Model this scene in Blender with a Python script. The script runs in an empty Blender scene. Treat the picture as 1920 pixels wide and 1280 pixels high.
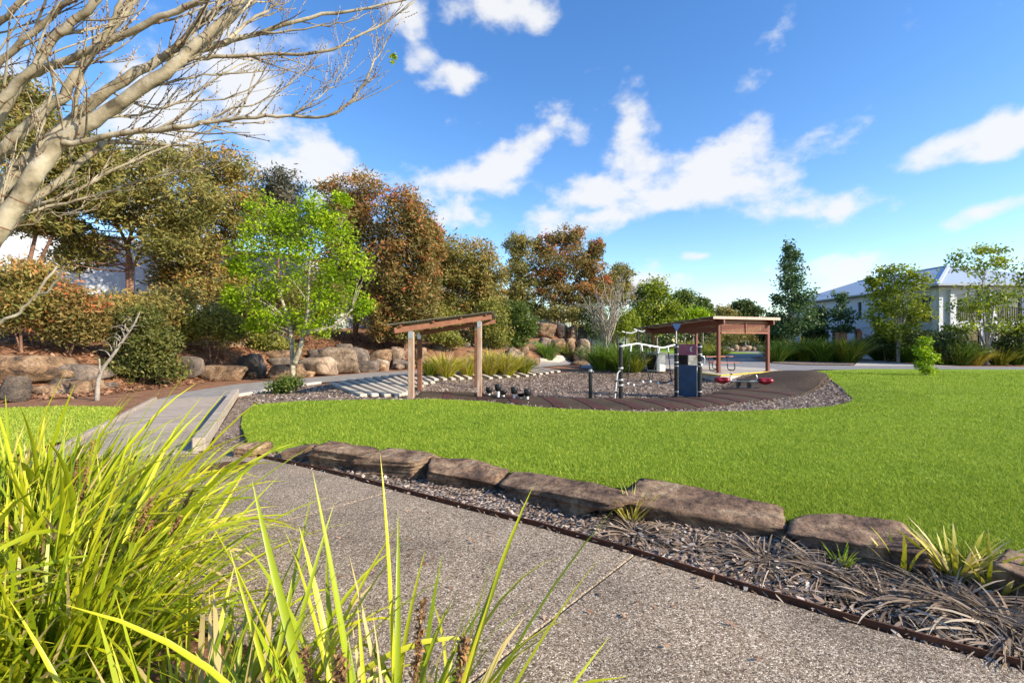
import bpy, bmesh, math, random
import numpy as np
from mathutils import Vector, Matrix, noise as mnoise
from mathutils.geometry import delaunay_2d_cdt
R = math.radians
SC = bpy.context.scene
COL = SC.collection
# ------------------------------------------------------------------ camera, sky, sun, exposure
F, CX, CY, CAMZ = 880.0, 960.0, 640.0, 1.55          # focal length and centre in photo pixels (1920x1280)
cam = bpy.data.cameras.new('camera'); cam.lens = 36*F/1920; cam.sensor_width = 36; cam.clip_start = .05; cam.clip_end = 5000
co = bpy.data.objects.new('camera', cam); COL.objects.link(co); co.location = (0, 0, CAMZ); co.rotation_euler = (R(90), 0, 0)
SC.camera = co
SUN_AZ = math.atan2(.90, -.43)      # measured from +Y towards +X
SUN_EL = R(27)
SC.view_settings.view_transform = 'Standard'; SC.view_settings.look = 'None'; SC.view_settings.gamma = 1
SC.view_settings.use_curve_mapping = False
SC.view_settings.exposure = 0.85
sl = bpy.data.lights.new('sun', 'SUN'); sl.energy = 5.0; sl.angle = R(.5); sl.color = (1, .90, .74)
so = bpy.data.objects.new('sun', sl); COL.objects.link(so)
sd = Vector((math.sin(SUN_AZ)*math.cos(SUN_EL), math.cos(SUN_AZ)*math.cos(SUN_EL), math.sin(SUN_EL)))
so.rotation_euler = (-sd).to_track_quat('-Z', 'Y').to_euler(); so.location = sd*60
W = bpy.data.worlds.new('World'); SC.world = W; W.use_nodes = True
def build_world():
    nt = W.node_tree; N = nt.nodes; L = nt.links; N.clear()
    def nd(t, **k):
        n = N.new(t)
        for a, b in k.items(): setattr(n, a, b)
        return n
    out = nd('ShaderNodeOutputWorld'); bg = nd('ShaderNodeBackground'); bg.inputs[1].default_value = .10
    sky = nd('ShaderNodeTexSky'); sky.sky_type = 'NISHITA'; sky.sun_disc = False
    sky.sun_elevation = SUN_EL; sky.sun_rotation = SUN_AZ; sky.ozone_density = 1.6; sky.air_density = 1.0; sky.dust_density = .3
    hs = nd('ShaderNodeHueSaturation'); hs.inputs['Hue'].default_value = .508; hs.inputs['Saturation'].default_value = 1.30; hs.inputs['Value'].default_value = 1.55
    L.new(sky.outputs[0], hs.inputs['Color'])
    tc = nd('ShaderNodeTexCoord')
    blobs = [(930,22,95,38,0),(872,146,75,26,12),(890,345,150,44,10),(960,300,130,40,24),(1015,255,60,42,40),(1185,245,48,75,-10),(1150,365,200,62,0),
             (1400,290,150,58,0),(1480,395,170,38,-6),(1580,390,70,26,12),(1240,375,150,44,0),(1330,350,120,70,0),(1080,408,150,40,0),(880,408,110,36,0),(600,310,150,75,0),
             (450,190,170,120,0),(300,280,220,170,0),(690,335,80,40,0),(1795,270,115,34,14),(1895,255,70,38,10),(1842,396,80,20,10),(1312,480,42,12,0),
             (1570,525,100,42,0),(1390,545,120,38,8),(1225,540,110,36,0),(770,60,40,60,20),(1700,560,200,25,0)]
    prev = None
    def blob(d, sx, sy, rot):
        nonlocal prev
        d = d.normalized(); right = d.cross(Vector((0,0,1))).normalized(); up = right.cross(d)
        c, s = math.cos(rot), math.sin(rot)
        m = Matrix((right*c+up*s, up*c-right*s, -d)).transposed()
        mp = nd('ShaderNodeMapping', vector_type='TEXTURE')
        mp.inputs['Location'].default_value = d; mp.inputs['Rotation'].default_value = m.to_euler(); mp.inputs['Scale'].default_value = (sx, sy, .6)
        L.new(tc.outputs['Generated'], mp.inputs[0])
        g = nd('ShaderNodeTexGradient', gradient_type='SPHERICAL'); L.new(mp.outputs[0], g.inputs[0])
        if prev is None: prev = g.outputs['Fac']
        else:
            a = nd('ShaderNodeMath', operation='SMOOTH_MAX'); a.inputs[2].default_value = .15
            L.new(prev, a.inputs[0]); L.new(g.outputs['Fac'], a.inputs[1]); prev = a.outputs[0]
    for px, py, rx, ry, rot in blobs:
        v = Vector(((px-CX)/F, 1, (CY-py)/F)); ln = v.length
        blob(v, rx/F/ln*1.65, ry/F/ln*1.8, R(rot))
    rg = random.Random(4)
    for k in range(14):                                # the same kind of clouds round the rest of the sky
        az = R(62+k*17.4); el = R(rg.uniform(6, 45))
        blob(Vector((math.sin(az)*math.cos(el), math.cos(az)*math.cos(el), math.sin(el))), rg.uniform(.12,.3), rg.uniform(.05,.1), R(rg.uniform(-10,20)))
    mp = nd('ShaderNodeMapping'); mp.inputs['Scale'].default_value = (1, 1, 1.5); L.new(tc.outputs['Generated'], mp.inputs[0])
    nz = nd('ShaderNodeTexNoise'); nz.inputs['Scale'].default_value = 8.5; nz.inputs['Detail'].default_value = 10; nz.inputs['Roughness'].default_value = .56; nz.inputs['Distortion'].default_value = .06
    L.new(mp.outputs[0], nz.inputs['Vector'])
    a = nd('ShaderNodeMath', operation='MULTIPLY_ADD'); a.inputs[1].default_value = 2.5; a.inputs[2].default_value = -1.40
    L.new(nz.outputs['Fac'], a.inputs[0])
    b = nd('ShaderNodeMath', operation='ADD'); L.new(prev, b.inputs[0]); L.new(a.outputs[0], b.inputs[1])
    mr = nd('ShaderNodeMapRange', interpolation_type='SMOOTHSTEP'); mr.inputs['From Min'].default_value = .24; mr.inputs['From Max'].default_value = .82
    L.new(b.outputs[0], mr.inputs['Value'])
    cm = nd('ShaderNodeMath', operation='MULTIPLY'); cm.inputs[1].default_value = .93; L.new(mr.outputs[0], cm.inputs[0])
    mx = nd('ShaderNodeMix', data_type='RGBA'); L.new(cm.outputs[0], mx.inputs['Factor']); L.new(hs.outputs[0], mx.inputs['A'])
    mx.inputs['B'].default_value = (5.3, 5.35, 5.45, 1)
    L.new(mx.outputs['Result'], bg.inputs[0]); L.new(bg.outputs[0], out.inputs[0])
build_world()

# ------------------------------------------------------------------ helpers
def smooth(a, b, x):
    t = np.clip((np.asarray(x, float)-a)/(b-a), 0, 1); return t*t*(3-2*t)
def seg_dist(px, py, pts):
    """distance to a polyline and side sign (+ = left of its direction)"""
    px = np.asarray(px, float); py = np.asarray(py, float)
    best = np.full(px.shape, 1e9); sign = np.zeros(px.shape)
    for (x0,y0),(x1,y1) in zip(pts[:-1], pts[1:]):
        dx, dy = x1-x0, y1-y0; t = np.clip(((px-x0)*dx+(py-y0)*dy)/(dx*dx+dy*dy), 0, 1)
        qx, qy = x0+t*dx, y0+t*dy; d = np.hypot(px-qx, py-qy); s = np.sign(dx*(py-y0)-dy*(px-x0))
        m = d < best-1e-9; best = np.where(m, d, best); sign = np.where(m, s, sign)
    return best, sign
TOE = [(-90,0),(-40,5),(-20,10),(-15,12.5),(-12.8,15),(-11.9,19.5),(-9.4,24),(-7.4,26.8),(-3.4,27.8),(.8,28.8),(3.8,33),(6.5,40),(10,60),(14,120)]
def hgt(x, y):
    x = np.asarray(x, float); y = np.asarray(y, float)
    d, s = seg_dist(x, y, TOE); d = np.where(s > 0, d, 0)
    hill = .75*smooth(.1, 2.0, d)+4.2*(1-np.exp(-np.maximum(d-.9, 0)/15.0))
    hill = hill+.12*np.sin(x*.9+y*.4)*np.sin(y*.7)*smooth(1, 4, d)
    r = np.hypot((x-4)/8.2, (y-17.5)/7.0)
    basin = -.30*(1-smooth(.72, 1.12, r))
    mound = 1.5*np.exp(-((x-3.4)/3.4)**2-((y-40.5)/3.2)**2)*smooth(0, 1.5, d)
    hill = hill+1.5*smooth(5, 13, d)*smooth(-14, -3, x)*smooth(30, 40, y)*(1-smooth(70, 110, y))
    return hill+basin+mound
def h1(x, y): return float(hgt(np.array([x]), np.array([y]))[0])
def G(px, py, hf=None):
    """ground point under a photo pixel: march the pixel's ray to the terrain"""
    dx, dz = (px-CX)/F, (CY-py)/F
    hf = hf or h1
    ys = np.linspace(.8, 140, 6000)
    g = hgt(dx*ys, ys) if hf is h1 else np.array([hf(dx*q, q) for q in ys])
    z = CAMZ+dz*ys; k = np.argmax(z <= g)
    if z[k] > g[k]: k = len(ys)-1
    Y = ys[k]; return Vector((dx*Y, Y, float(g[k])))
def P(px, py, Y): return Vector(((px-CX)/F*Y, Y, CAMZ+(CY-py)/F*Y))
def gxy(*pp): return [tuple(G(*p)[:2]) for p in pp]

# materials ---------------------------------------------------------
def nodes_mat(name):
    m = bpy.data.materials.new(name); m.use_nodes = True; nt = m.node_tree
    return m, nt, nt.nodes, nt.links, nt.nodes['Principled BSDF']
def ramp(N, stops, interp='LINEAR'):
    r = N.new('ShaderNodeValToRGB'); e = r.color_ramp.elements; r.color_ramp.interpolation = interp
    while len(e) < len(stops): e.new(.5)
    for k, (p, c) in enumerate(stops): e[k].position = p; e[k].color = (*c, 1)
    return r
def noise_mat(name, stops, scale=3, detail=8, rough=.85, bump=.3, bscale=30, coord='pos', stretch=(1,1,1), spec=.3, bdist=.02, nrough=.6, metallic=0, tint=0):
    """colour from fractal noise through a ramp, bump from a finer noise"""
    m, nt, N, L, b = nodes_mat(name)
    if coord == 'pos': g = N.new('ShaderNodeNewGeometry'); src = g.outputs['Position']
    else: g = N.new('ShaderNodeTexCoord'); src = g.outputs['Object']
    mp = N.new('ShaderNodeMapping'); mp.inputs['Scale'].default_value = stretch; L.new(src, mp.inputs[0])
    n = N.new('ShaderNodeTexNoise'); n.inputs['Scale'].default_value = scale; n.inputs['Detail'].default_value = detail; n.inputs['Roughness'].default_value = nrough
    L.new(mp.outputs[0], n.inputs['Vector']); r = ramp(N, stops); L.new(n.outputs['Fac'], r.inputs[0])
    src2 = r.outputs[0]
    if tint:                                              # slight differences from object to object
        oi = N.new('ShaderNodeObjectInfo'); hs = N.new('ShaderNodeHueSaturation')
        mr = N.new('ShaderNodeMapRange'); mr.inputs['To Min'].default_value = 1-tint; mr.inputs['To Max'].default_value = 1+tint
        L.new(oi.outputs['Random'], mr.inputs[0]); L.new(mr.outputs[0], hs.inputs['Value']); L.new(src2, hs.inputs['Color']); src2 = hs.outputs[0]
    L.new(src2, b.inputs['Base Color'])
    b.inputs['Roughness'].default_value = rough; b.inputs['Specular IOR Level'].default_value = spec; b.inputs['Metallic'].default_value = metallic
    if bump:
        n2 = N.new('ShaderNodeTexNoise'); n2.inputs['Scale'].default_value = bscale; n2.inputs['Detail'].default_value = 6; n2.inputs['Roughness'].default_value = .65
        L.new(mp.outputs[0], n2.inputs['Vector']); bp = N.new('ShaderNodeBump'); bp.inputs['Strength'].default_value = bump; bp.inputs['Distance'].default_value = bdist
        L.new(n2.outputs['Fac'], bp.inputs['Height']); L.new(bp.outputs[0], b.inputs['Normal'])
    return m
def leaf_mat(name, stops, trans=.35, rough=.5, spec=.3):
    m, nt, N, L, b = nodes_mat(name)
    at = N.new('ShaderNodeAttribute'); at.attribute_name = 'tint'; r = ramp(N, stops); L.new(at.outputs['Fac'], r.inputs[0])
    L.new(r.outputs[0], b.inputs['Base Color']); b.inputs['Roughness'].default_value = rough; b.inputs['Specular IOR Level'].default_value = spec
    t = N.new('ShaderNodeBsdfTranslucent'); L.new(r.outputs[0], t.inputs[0]); mx = N.new('ShaderNodeMixShader'); mx.inputs[0].default_value = trans
    L.new(b.outputs[0], mx.inputs[1]); L.new(t.outputs[0], mx.inputs[2]); L.new(mx.outputs[0], N['Material Output'].inputs[0])
    return m
def object_leaf_mat(name, stops, trans=.35):
    """for single leaves: the colour runs base to tip and varies from leaf to leaf"""
    m, nt, N, L, b = nodes_mat(name)
    oi = N.new('ShaderNodeObjectInfo'); at = N.new('ShaderNodeAttribute'); at.attribute_name = 'tint'
    a = N.new('ShaderNodeMath'); a.operation = 'MULTIPLY_ADD'; a.inputs[1].default_value = .55; L.new(oi.outputs['Random'], a.inputs[0])
    b2 = N.new('ShaderNodeMath'); b2.operation = 'MULTIPLY'; b2.inputs[1].default_value = .45; L.new(at.outputs['Fac'], b2.inputs[0]); L.new(b2.outputs[0], a.inputs[2])
    r = ramp(N, stops); L.new(a.outputs[0], r.inputs[0]); L.new(r.outputs[0], b.inputs['Base Color']); b.inputs['Roughness'].default_value = .38
    t = N.new('ShaderNodeBsdfTranslucent'); L.new(r.outputs[0], t.inputs[0]); mx = N.new('ShaderNodeMixShader'); mx.inputs[0].default_value = trans
    L.new(b.outputs[0], mx.inputs[1]); L.new(t.outputs[0], mx.inputs[2]); L.new(mx.outputs[0], N['Material Output'].inputs[0])
    return m
def plain(name, c, rough=.5, metallic=0, spec=.4, v=.12, scale=6, bump=.1, bscale=40):
    d = tuple(x*(1-v) for x in c); e = tuple(min(1, x*(1+v)) for x in c)
    return noise_mat(name, [(.3,d),(.7,e)], scale=scale, rough=rough, bump=bump, bscale=bscale, spec=spec, metallic=metallic, bdist=.004)
def chip_mat(name, pal, scale, bump=.6, rough=.9, dist=.02, big=None):
    """loose pieces: voronoi cells each with a colour of the palette"""
    m, nt, N, L, b = nodes_mat(name)
    g = N.new('ShaderNodeNewGeometry')
    nz = N.new('ShaderNodeTexNoise'); nz.inputs['Scale'].default_value = scale*.4; L.new(g.outputs['Position'], nz.inputs['Vector'])
    mxv = N.new('ShaderNodeMix'); mxv.data_type = 'VECTOR'; mxv.inputs['Factor'].default_value = .02; L.new(g.outputs['Position'], mxv.inputs['A']); L.new(nz.outputs['Color'], mxv.inputs['B'])
    v = N.new('ShaderNodeTexVoronoi'); v.inputs['Scale'].default_value = scale; v.inputs['Randomness'].default_value = 1; L.new(mxv.outputs['Result'], v.inputs['Vector'])
    sp = N.new('ShaderNodeSeparateColor'); L.new(v.outputs['Color'], sp.inputs[0])
    r = ramp(N, pal, 'LINEAR'); L.new(sp.outputs[0], r.inputs[0]); src = r.outputs[0]
    if big:
        n2 = N.new('ShaderNodeTexNoise'); n2.inputs['Scale'].default_value = big; n2.inputs['Detail'].default_value = 5; L.new(g.outputs['Position'], n2.inputs['Vector'])
        rr = ramp(N, [(.28,(.58,.57,.56)),(.45,(.9,.89,.88)),(.7,(1.15,1.13,1.10))]); L.new(n2.outputs['Fac'], rr.inputs[0])
        mm = N.new('ShaderNodeMix'); mm.data_type = 'RGBA'; mm.blend_type = 'MULTIPLY'; mm.inputs['Factor'].default_value = 1
        L.new(src, mm.inputs['A']); L.new(rr.outputs[0], mm.inputs['B']); src = mm.outputs['Result']
    L.new(src, b.inputs['Base Color']); b.inputs['Roughness'].default_value = rough; b.inputs['Specular IOR Level'].default_value = .25
    bp = N.new('ShaderNodeBump'); bp.inputs['Strength'].default_value = bump; bp.inputs['Distance'].default_value = dist; bp.invert = True
    L.new(v.outputs['Distance'], bp.inputs['Height']); L.new(bp.outputs[0], b.inputs['Normal'])
    return m
def rock_mat(name, stops, scale=2.2):
    m, nt, N, L, b = nodes_mat(name)
    tc = N.new('ShaderNodeTexCoord'); oi = N.new('ShaderNodeObjectInfo')
    ad = N.new('ShaderNodeVectorMath'); ad.operation = 'ADD'; L.new(tc.outputs['Object'], ad.inputs[0])
    ml = N.new('ShaderNodeMath'); ml.operation = 'MULTIPLY'; ml.inputs[1].default_value = 50; L.new(oi.outputs['Random'], ml.inputs[0]); L.new(ml.outputs[0], ad.inputs[1])
    n = N.new('ShaderNodeTexNoise'); n.inputs['Scale'].default_value = scale; n.inputs['Detail'].default_value = 9; n.inputs['Roughness'].default_value = .62; n.inputs['Distortion'].default_value = .6
    L.new(ad.outputs[0], n.inputs['Vector']); r = ramp(N, stops); L.new(n.outputs['Fac'], r.inputs[0])
    n3 = N.new('ShaderNodeTexNoise'); n3.inputs['Scale'].default_value = 16; n3.inputs['Detail'].default_value = 8; n3.inputs['Roughness'].default_value = .75; L.new(ad.outputs[0], n3.inputs['Vector'])
    r3 = ramp(N, [(.36,(.35,.33,.32)),(.5,(.95,.95,.95)),(.66,(1.25,1.22,1.16))]); L.new(n3.outputs['Fac'], r3.inputs[0])
    m3 = N.new('ShaderNodeMix'); m3.data_type = 'RGBA'; m3.blend_type = 'MULTIPLY'; m3.inputs['Factor'].default_value = .9; L.new(r.outputs[0], m3.inputs['A']); L.new(r3.outputs[0], m3.inputs['B'])
    hs = N.new('ShaderNodeHueSaturation'); mr = N.new('ShaderNodeMapRange'); mr.inputs['To Min'].default_value = .75; mr.inputs['To Max'].default_value = 1.25
    L.new(oi.outputs['Random'], mr.inputs[0]); L.new(mr.outputs[0], hs.inputs['Value']); L.new(m3.outputs['Result'], hs.inputs['Color']); L.new(hs.outputs[0], b.inputs['Base Color'])
    b.inputs['Roughness'].default_value = .85; b.inputs['Specular IOR Level'].default_value = .25
    mp = N.new('ShaderNodeMapping'); mp.inputs['Scale'].default_value = (1,1,3.5); L.new(ad.outputs[0], mp.inputs[0])
    n2 = N.new('ShaderNodeTexNoise'); n2.inputs['Scale'].default_value = 7; n2.inputs['Detail'].default_value = 10; n2.inputs['Roughness'].default_value = .7; L.new(mp.outputs[0], n2.inputs['Vector'])
    bp = N.new('ShaderNodeBump'); bp.inputs['Strength'].default_value = .9; bp.inputs['Distance'].default_value = .12; L.new(n2.outputs['Fac'], bp.inputs['Height']); L.new(bp.outputs[0], b.inputs['Normal'])
    return m
M = {}
M['soil'] = noise_mat('bark_soil', [(.28,(.09,.042,.023)),(.45,(.22,.105,.055)),(.58,(.32,.16,.085)),(.75,(.44,.25,.145))], scale=2.2, detail=12, nrough=.78, bump=.9, bscale=22, bdist=.06)
M['lawn'] = noise_mat('lawn_turf', [(.3,(.12,.20,.018)),(.5,(.20,.30,.025)),(.7,(.29,.37,.04))], scale=.9, detail=12, nrough=.72, bump=.8, bscale=55, bdist=.03, rough=.9, spec=.1)
M['grass'] = leaf_mat('grass_blade', [(0,(.10,.18,.012)),(.5,(.25,.35,.024)),(1,(.48,.52,.08))], trans=.35, rough=.6, spec=.15)
M['mulch'] = chip_mat('play_bark', [(0,(.07,.048,.034)),(.35,(.21,.15,.11)),(.7,(.34,.26,.20)),(1,(.52,.44,.37))], 26, bump=.9, dist=.05, big=.8)
M['chip'] = leaf_mat('bark_chip', [(0,(.07,.045,.03)),(.5,(.28,.20,.15)),(1,(.58,.50,.43))], trans=0, rough=.85)
M['litter'] = leaf_mat('leaf_litter', [(0,(.11,.05,.026)),(.5,(.31,.15,.078)),(1,(.52,.33,.20))], trans=.1, rough=.8)
M['aggregate'] = chip_mat('exposed_aggregate', [(0,(.055,.038,.026)),(.3,(.18,.13,.085)),(.55,(.30,.225,.155)),(.8,(.42,.335,.245)),(1,(.76,.66,.52))], 150, bump=.5, dist=.006, rough=.75, big=1.3)
M['joint'] = plain('joint_sand', (.30,.21,.12), rough=.95)
M['concrete'] = noise_mat('grey_concrete', [(.3,(.20,.175,.155)),(.7,(.33,.30,.27))], scale=3, bump=.2, bscale=60, bdist=.005)
M['asphalt'] = noise_mat('pale_asphalt', [(.3,(.17,.16,.16)),(.7,(.26,.25,.245))], scale=3, bump=.25, bscale=80, bdist=.006)
M['slabc'] = noise_mat('slab_concrete', [(.3,(.36,.32,.27)),(.7,(.50,.46,.41))], scale=2.5, bump=.15, bscale=50, bdist=.005)
M['yellow'] = plain('yellow_paint', (.62,.42,.03), rough=.6)
M['rubber'] = chip_mat('brown_softfall', [(0,(.035,.022,.013)),(.6,(.065,.042,.025)),(1,(.12,.085,.055))], 70, bump=.2, dist=.005, big=.7)
M['rubber_red'] = chip_mat('red_softfall', [(0,(.04,.015,.013)),(.6,(.07,.025,.021)),(1,(.12,.055,.045))], 70, bump=.2, dist=.005, big=.7)
M['rust'] = noise_mat('rusted_steel', [(.3,(.045,.018,.01)),(.7,(.13,.05,.025))], scale=12, rough=.85)
M['iron'] = noise_mat('brown_cast_iron', [(.3,(.05,.025,.016)),(.7,(.10,.05,.03))], scale=20, rough=.7)
M['deck'] = noise_mat('weathered_deck_timber', [(.25,(.24,.19,.145)),(.55,(.37,.305,.245)),(.8,(.48,.41,.34))], scale=3, stretch=(1,8,1), detail=10, bump=.3, bscale=14, bdist=.01, tint=.12)
M['sleeper'] = noise_mat('pale_timber_sleeper', [(.25,(.36,.30,.23)),(.75,(.58,.52,.43))], scale=5, bump=.4, bscale=20, tint=.12)
M['post'] = noise_mat('weathered_red_timber', [(.25,(.25,.11,.06)),(.5,(.36,.24,.17)),(.75,(.52,.43,.36))], scale=3.5, stretch=(3,3,.5), bump=.3, bscale=12, bdist=.006)
M['beam'] = noise_mat('red_stained_timber', [(.3,(.13,.055,.032)),(.7,(.22,.095,.055))], scale=4, bump=.15, bscale=20)
M['maroon'] = plain('maroon_paint', (.15,.042,.028), rough=.45)
M['maroon_slat'] = plain('maroon_slat_paint', (.27,.09,.055), rough=.45)
M['fascia'] = plain('pale_pink_fascia', (.50,.34,.27), rough=.5)
M['roofmetal'] = plain('olive_grey_roof_metal', (.13,.125,.10), rough=.5, metallic=.2)
M['steel'] = plain('galvanised_steel', (.52,.52,.52), rough=.38, metallic=.7)
M['stainless'] = plain('brushed_stainless', (.60,.57,.52), rough=.4, metallic=.35)
M['black'] = plain('black_powder_coat', (.012,.012,.014), rough=.4)
M['white'] = plain('white_enamel', (.72,.72,.70), rough=.4)
M['navy'] = plain('navy_plastic_panel', (.022,.07,.14), rough=.3, v=.25, scale=3)
M['blue'] = plain('blue_plastic', (.012,.05,.16), rough=.4)
M['purple'] = plain('purple_plastic_panel', (.30,.08,.13), rough=.45)
M['red'] = plain('red_plastic', (.20,.008,.014), rough=.3)
M['rope'] = plain('dark_rope', (.03,.03,.035), rough=.8)
M['tabletop'] = plain('terracotta_table_slats', (.34,.13,.09), rough=.5)
M['cream'] = plain('cream_panel', (.62,.56,.46), rough=.5)
M['rock_tan'] = rock_mat('tan_sandstone', [(.34,(.06,.05,.042)),(.44,(.20,.125,.075)),(.54,(.36,.225,.125)),(.68,(.46,.34,.23))])
M['rock_pale'] = rock_mat('pale_sandstone', [(.34,(.09,.07,.055)),(.44,(.27,.19,.13)),(.58,(.43,.32,.23)),(.72,(.54,.45,.36))])
M['rock_grey'] = rock_mat('grey_weathered_sandstone', [(.3,(.07,.058,.05)),(.48,(.17,.135,.11)),(.6,(.28,.21,.155)),(.75,(.38,.28,.19))])
M['rock_edge'] = rock_mat('brown_ledge_sandstone', [(.30,(.06,.045,.038)),(.42,(.17,.105,.07)),(.52,(.30,.19,.12)),(.62,(.42,.29,.18)),(.74,(.48,.40,.32))], 3.2)
M['bark_pale'] = noise_mat('pale_grey_bark', [(.32,(.09,.075,.045)),(.44,(.25,.21,.135)),(.56,(.36,.315,.22)),(.7,(.47,.42,.32))], scale=9, coord='obj', stretch=(1,1,1), bump=.5, bscale=25, bdist=.008, detail=9)
M['bark_grey'] = noise_mat('grey_bark', [(.3,(.17,.14,.11)),(.7,(.40,.35,.29))], scale=5, bump=.5, bscale=14)
M['bark_brown'] = noise_mat('red_brown_bark', [(.3,(.09,.045,.028)),(.6,(.23,.125,.08)),(.8,(.34,.25,.19))], scale=3, bump=.6, bscale=12)
M['scar'] = plain('brown_leaf_scar', (.15,.075,.04), rough=.9)
M['strap'] = object_leaf_mat('strap_leaf', [(0,(.14,.21,.008)),(.3,(.31,.38,.010)),(.6,(.49,.49,.016)),(.92,(.60,.55,.05)),(1,(.62,.48,.2))], trans=.3)
M['strap_mass'] = leaf_mat('strap_leaf_mass', [(0,(.07,.14,.008)),(.45,(.27,.35,.012)),(.82,(.48,.49,.03)),(1,(.56,.43,.18))], trans=.3, rough=.4)
M['dry'] = leaf_mat('dry_leaf', [(0,(.09,.06,.04)),(.5,(.30,.22,.15)),(1,(.62,.52,.40))], trans=.15, rough=.7)
M['seed'] = leaf_mat('brown_seed_head', [(0,(.14,.07,.03)),(1,(.40,.23,.09))], trans=.1, rough=.8)
M['olive_grass'] = leaf_mat('olive_tussock', [(0,(.06,.12,.012)),(.5,(.19,.25,.02)),(.8,(.40,.40,.03)),(1,(.55,.43,.2))], trans=.3)
M['gold_grass'] = leaf_mat('golden_tussock', [(0,(.13,.17,.012)),(.4,(.40,.39,.02)),(.75,(.55,.47,.08)),(1,(.60,.47,.29))], trans=.3)
M['dark_grass'] = leaf_mat('dark_green_tussock', [(0,(.04,.10,.012)),(.6,(.12,.22,.025)),(1,(.30,.38,.04))], trans=.3)
def lm(n, a, b, c, t=.4):
    if n in ('leaf_olive','leaf_red','leaf_rust','leaf_shrub','leaf_shrub2'): a, b, c = [tuple(q*k for q, k in zip(p, (1.3,1.2,1.0))) for p in (a, b, c)]
    M[n] = leaf_mat(n, [(0,a),(.55,b),(1,c)], trans=t)
lm('leaf_lime', (.15,.27,.008),(.34,.47,.010),(.52,.58,.03), .45)
lm('leaf_olive', (.10,.12,.035),(.24,.23,.075),(.42,.30,.12))
lm('leaf_red', (.09,.10,.03),(.24,.19,.07),(.46,.13,.06))
lm('leaf_rust', (.10,.125,.035),(.27,.235,.075),(.48,.23,.09))
lm('leaf_green', (.05,.09,.016),(.13,.185,.03),(.26,.28,.05))
lm('leaf_shrub2', (.05,.07,.02),(.13,.15,.04),(.28,.22,.09))
lm('leaf_dark', (.035,.065,.018),(.09,.13,.035),(.18,.20,.055))
lm('leaf_shrub', (.09,.12,.028),(.23,.245,.055),(.38,.35,.10))
lm('leaf_yellow', (.11,.17,.015),(.28,.34,.025),(.48,.48,.05), .4)
lm('leaf_blue', (.04,.09,.035),(.10,.17,.055),(.19,.27,.08))
lm('leaf_bluegrey', (.09,.10,.075),(.16,.16,.11),(.24,.17,.10))
M['wall'] = plain('white_render', (.60,.63,.68), rough=.8, v=.04, bump=.15)
M['bigwall'] = plain('white_precast_wall', (.52,.54,.57), rough=.8, v=.05, scale=.6)
M['trim'] = plain('grey_gutter', (.30,.33,.36), rough=.5)
M['glass'] = plain('dark_window_glass', (.02,.03,.04), rough=.08, spec=.8, v=.02, bump=0)
M['fence'] = plain('grey_green_steel_fence', (.30,.36,.31), rough=.5, v=.05)
M['tile'] = plain('brown_roof_tile', (.30,.19,.12), rough=.8)
def seam_mat():
    m, nt, N, L, b = nodes_mat('pale_steel_roof')
    g = N.new('ShaderNodeTexCoord'); w = N.new('ShaderNodeTexWave'); w.bands_direction = 'Y'; w.inputs['Scale'].default_value = 1.6; w.inputs['Distortion'].default_value = 0
    L.new(g.outputs['Object'], w.inputs['Vector']); bp = N.new('ShaderNodeBump'); bp.inputs['Strength'].default_value = .25; bp.inputs['Distance'].default_value = .03
    L.new(w.outputs['Fac'], bp.inputs['Height']); L.new(bp.outputs[0], b.inputs['Normal'])
    b.inputs['Base Color'].default_value = (.38,.44,.50,1); b.inputs['Roughness'].default_value = .45; b.inputs['Metallic'].default_value = .15
    return m
M['houseroof'] = seam_mat()

# mesh building -----------------------------------------------------
def raw_mesh(name, V, Fc, mat=None, smooth_=False, tint=None):
    V = np.asarray(V, np.float32); me = bpy.data.meshes.new(name)
    if isinstance(Fc, np.ndarray):
        n, k = Fc.shape; me.vertices.add(len(V)); me.vertices.foreach_set('co', V.ravel())
        me.loops.add(n*k); me.loops.foreach_set('vertex_index', Fc.astype(np.int32).ravel())
        me.polygons.add(n); me.polygons.foreach_set('loop_start', np.arange(0, n*k, k, dtype=np.int32))
        me.update(calc_edges=True)
    else:
        me.from_pydata(V.tolist(), [], Fc); me.update()
    if smooth_: me.polygons.foreach_set('use_smooth', np.ones(len(me.polygons), bool))
    if tint is not None:
        a = me.attributes.new('tint', 'FLOAT', 'POINT'); a.data.foreach_set('value', np.asarray(tint, np.float32))
    if mat: me.materials.append(M[mat] if isinstance(mat, str) else mat)
    return me
def tag(o, label=None, cat=None, group=None, kind=None):
    if label: o['label'] = label
    if cat: o['category'] = cat
    if group: o['group'] = group
    if kind: o['kind'] = kind
    return o
def thing(name, loc, label, cat, group=None):
    o = bpy.data.objects.new(name, None); COL.objects.link(o); o.location = loc; o.empty_display_size = .1
    return tag(o, label, cat, group)
def root_loc(o):
    while o.parent: o = o.parent
    return np.array(o.location)
def mk(name, V, Fc, mat, parent=None, base=None, smooth_=False, tint=None):
    """mesh object from world coordinates; its origin is the thing's base"""
    org = root_loc(parent) if parent else np.array(base if base is not None else (0,0,0), float)
    o = bpy.data.objects.new(name, raw_mesh(name, np.asarray(V, float)-org, Fc, mat, smooth_, tint)); COL.objects.link(o)
    if parent: o.parent = parent
    else: o.location = org
    return o
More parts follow.
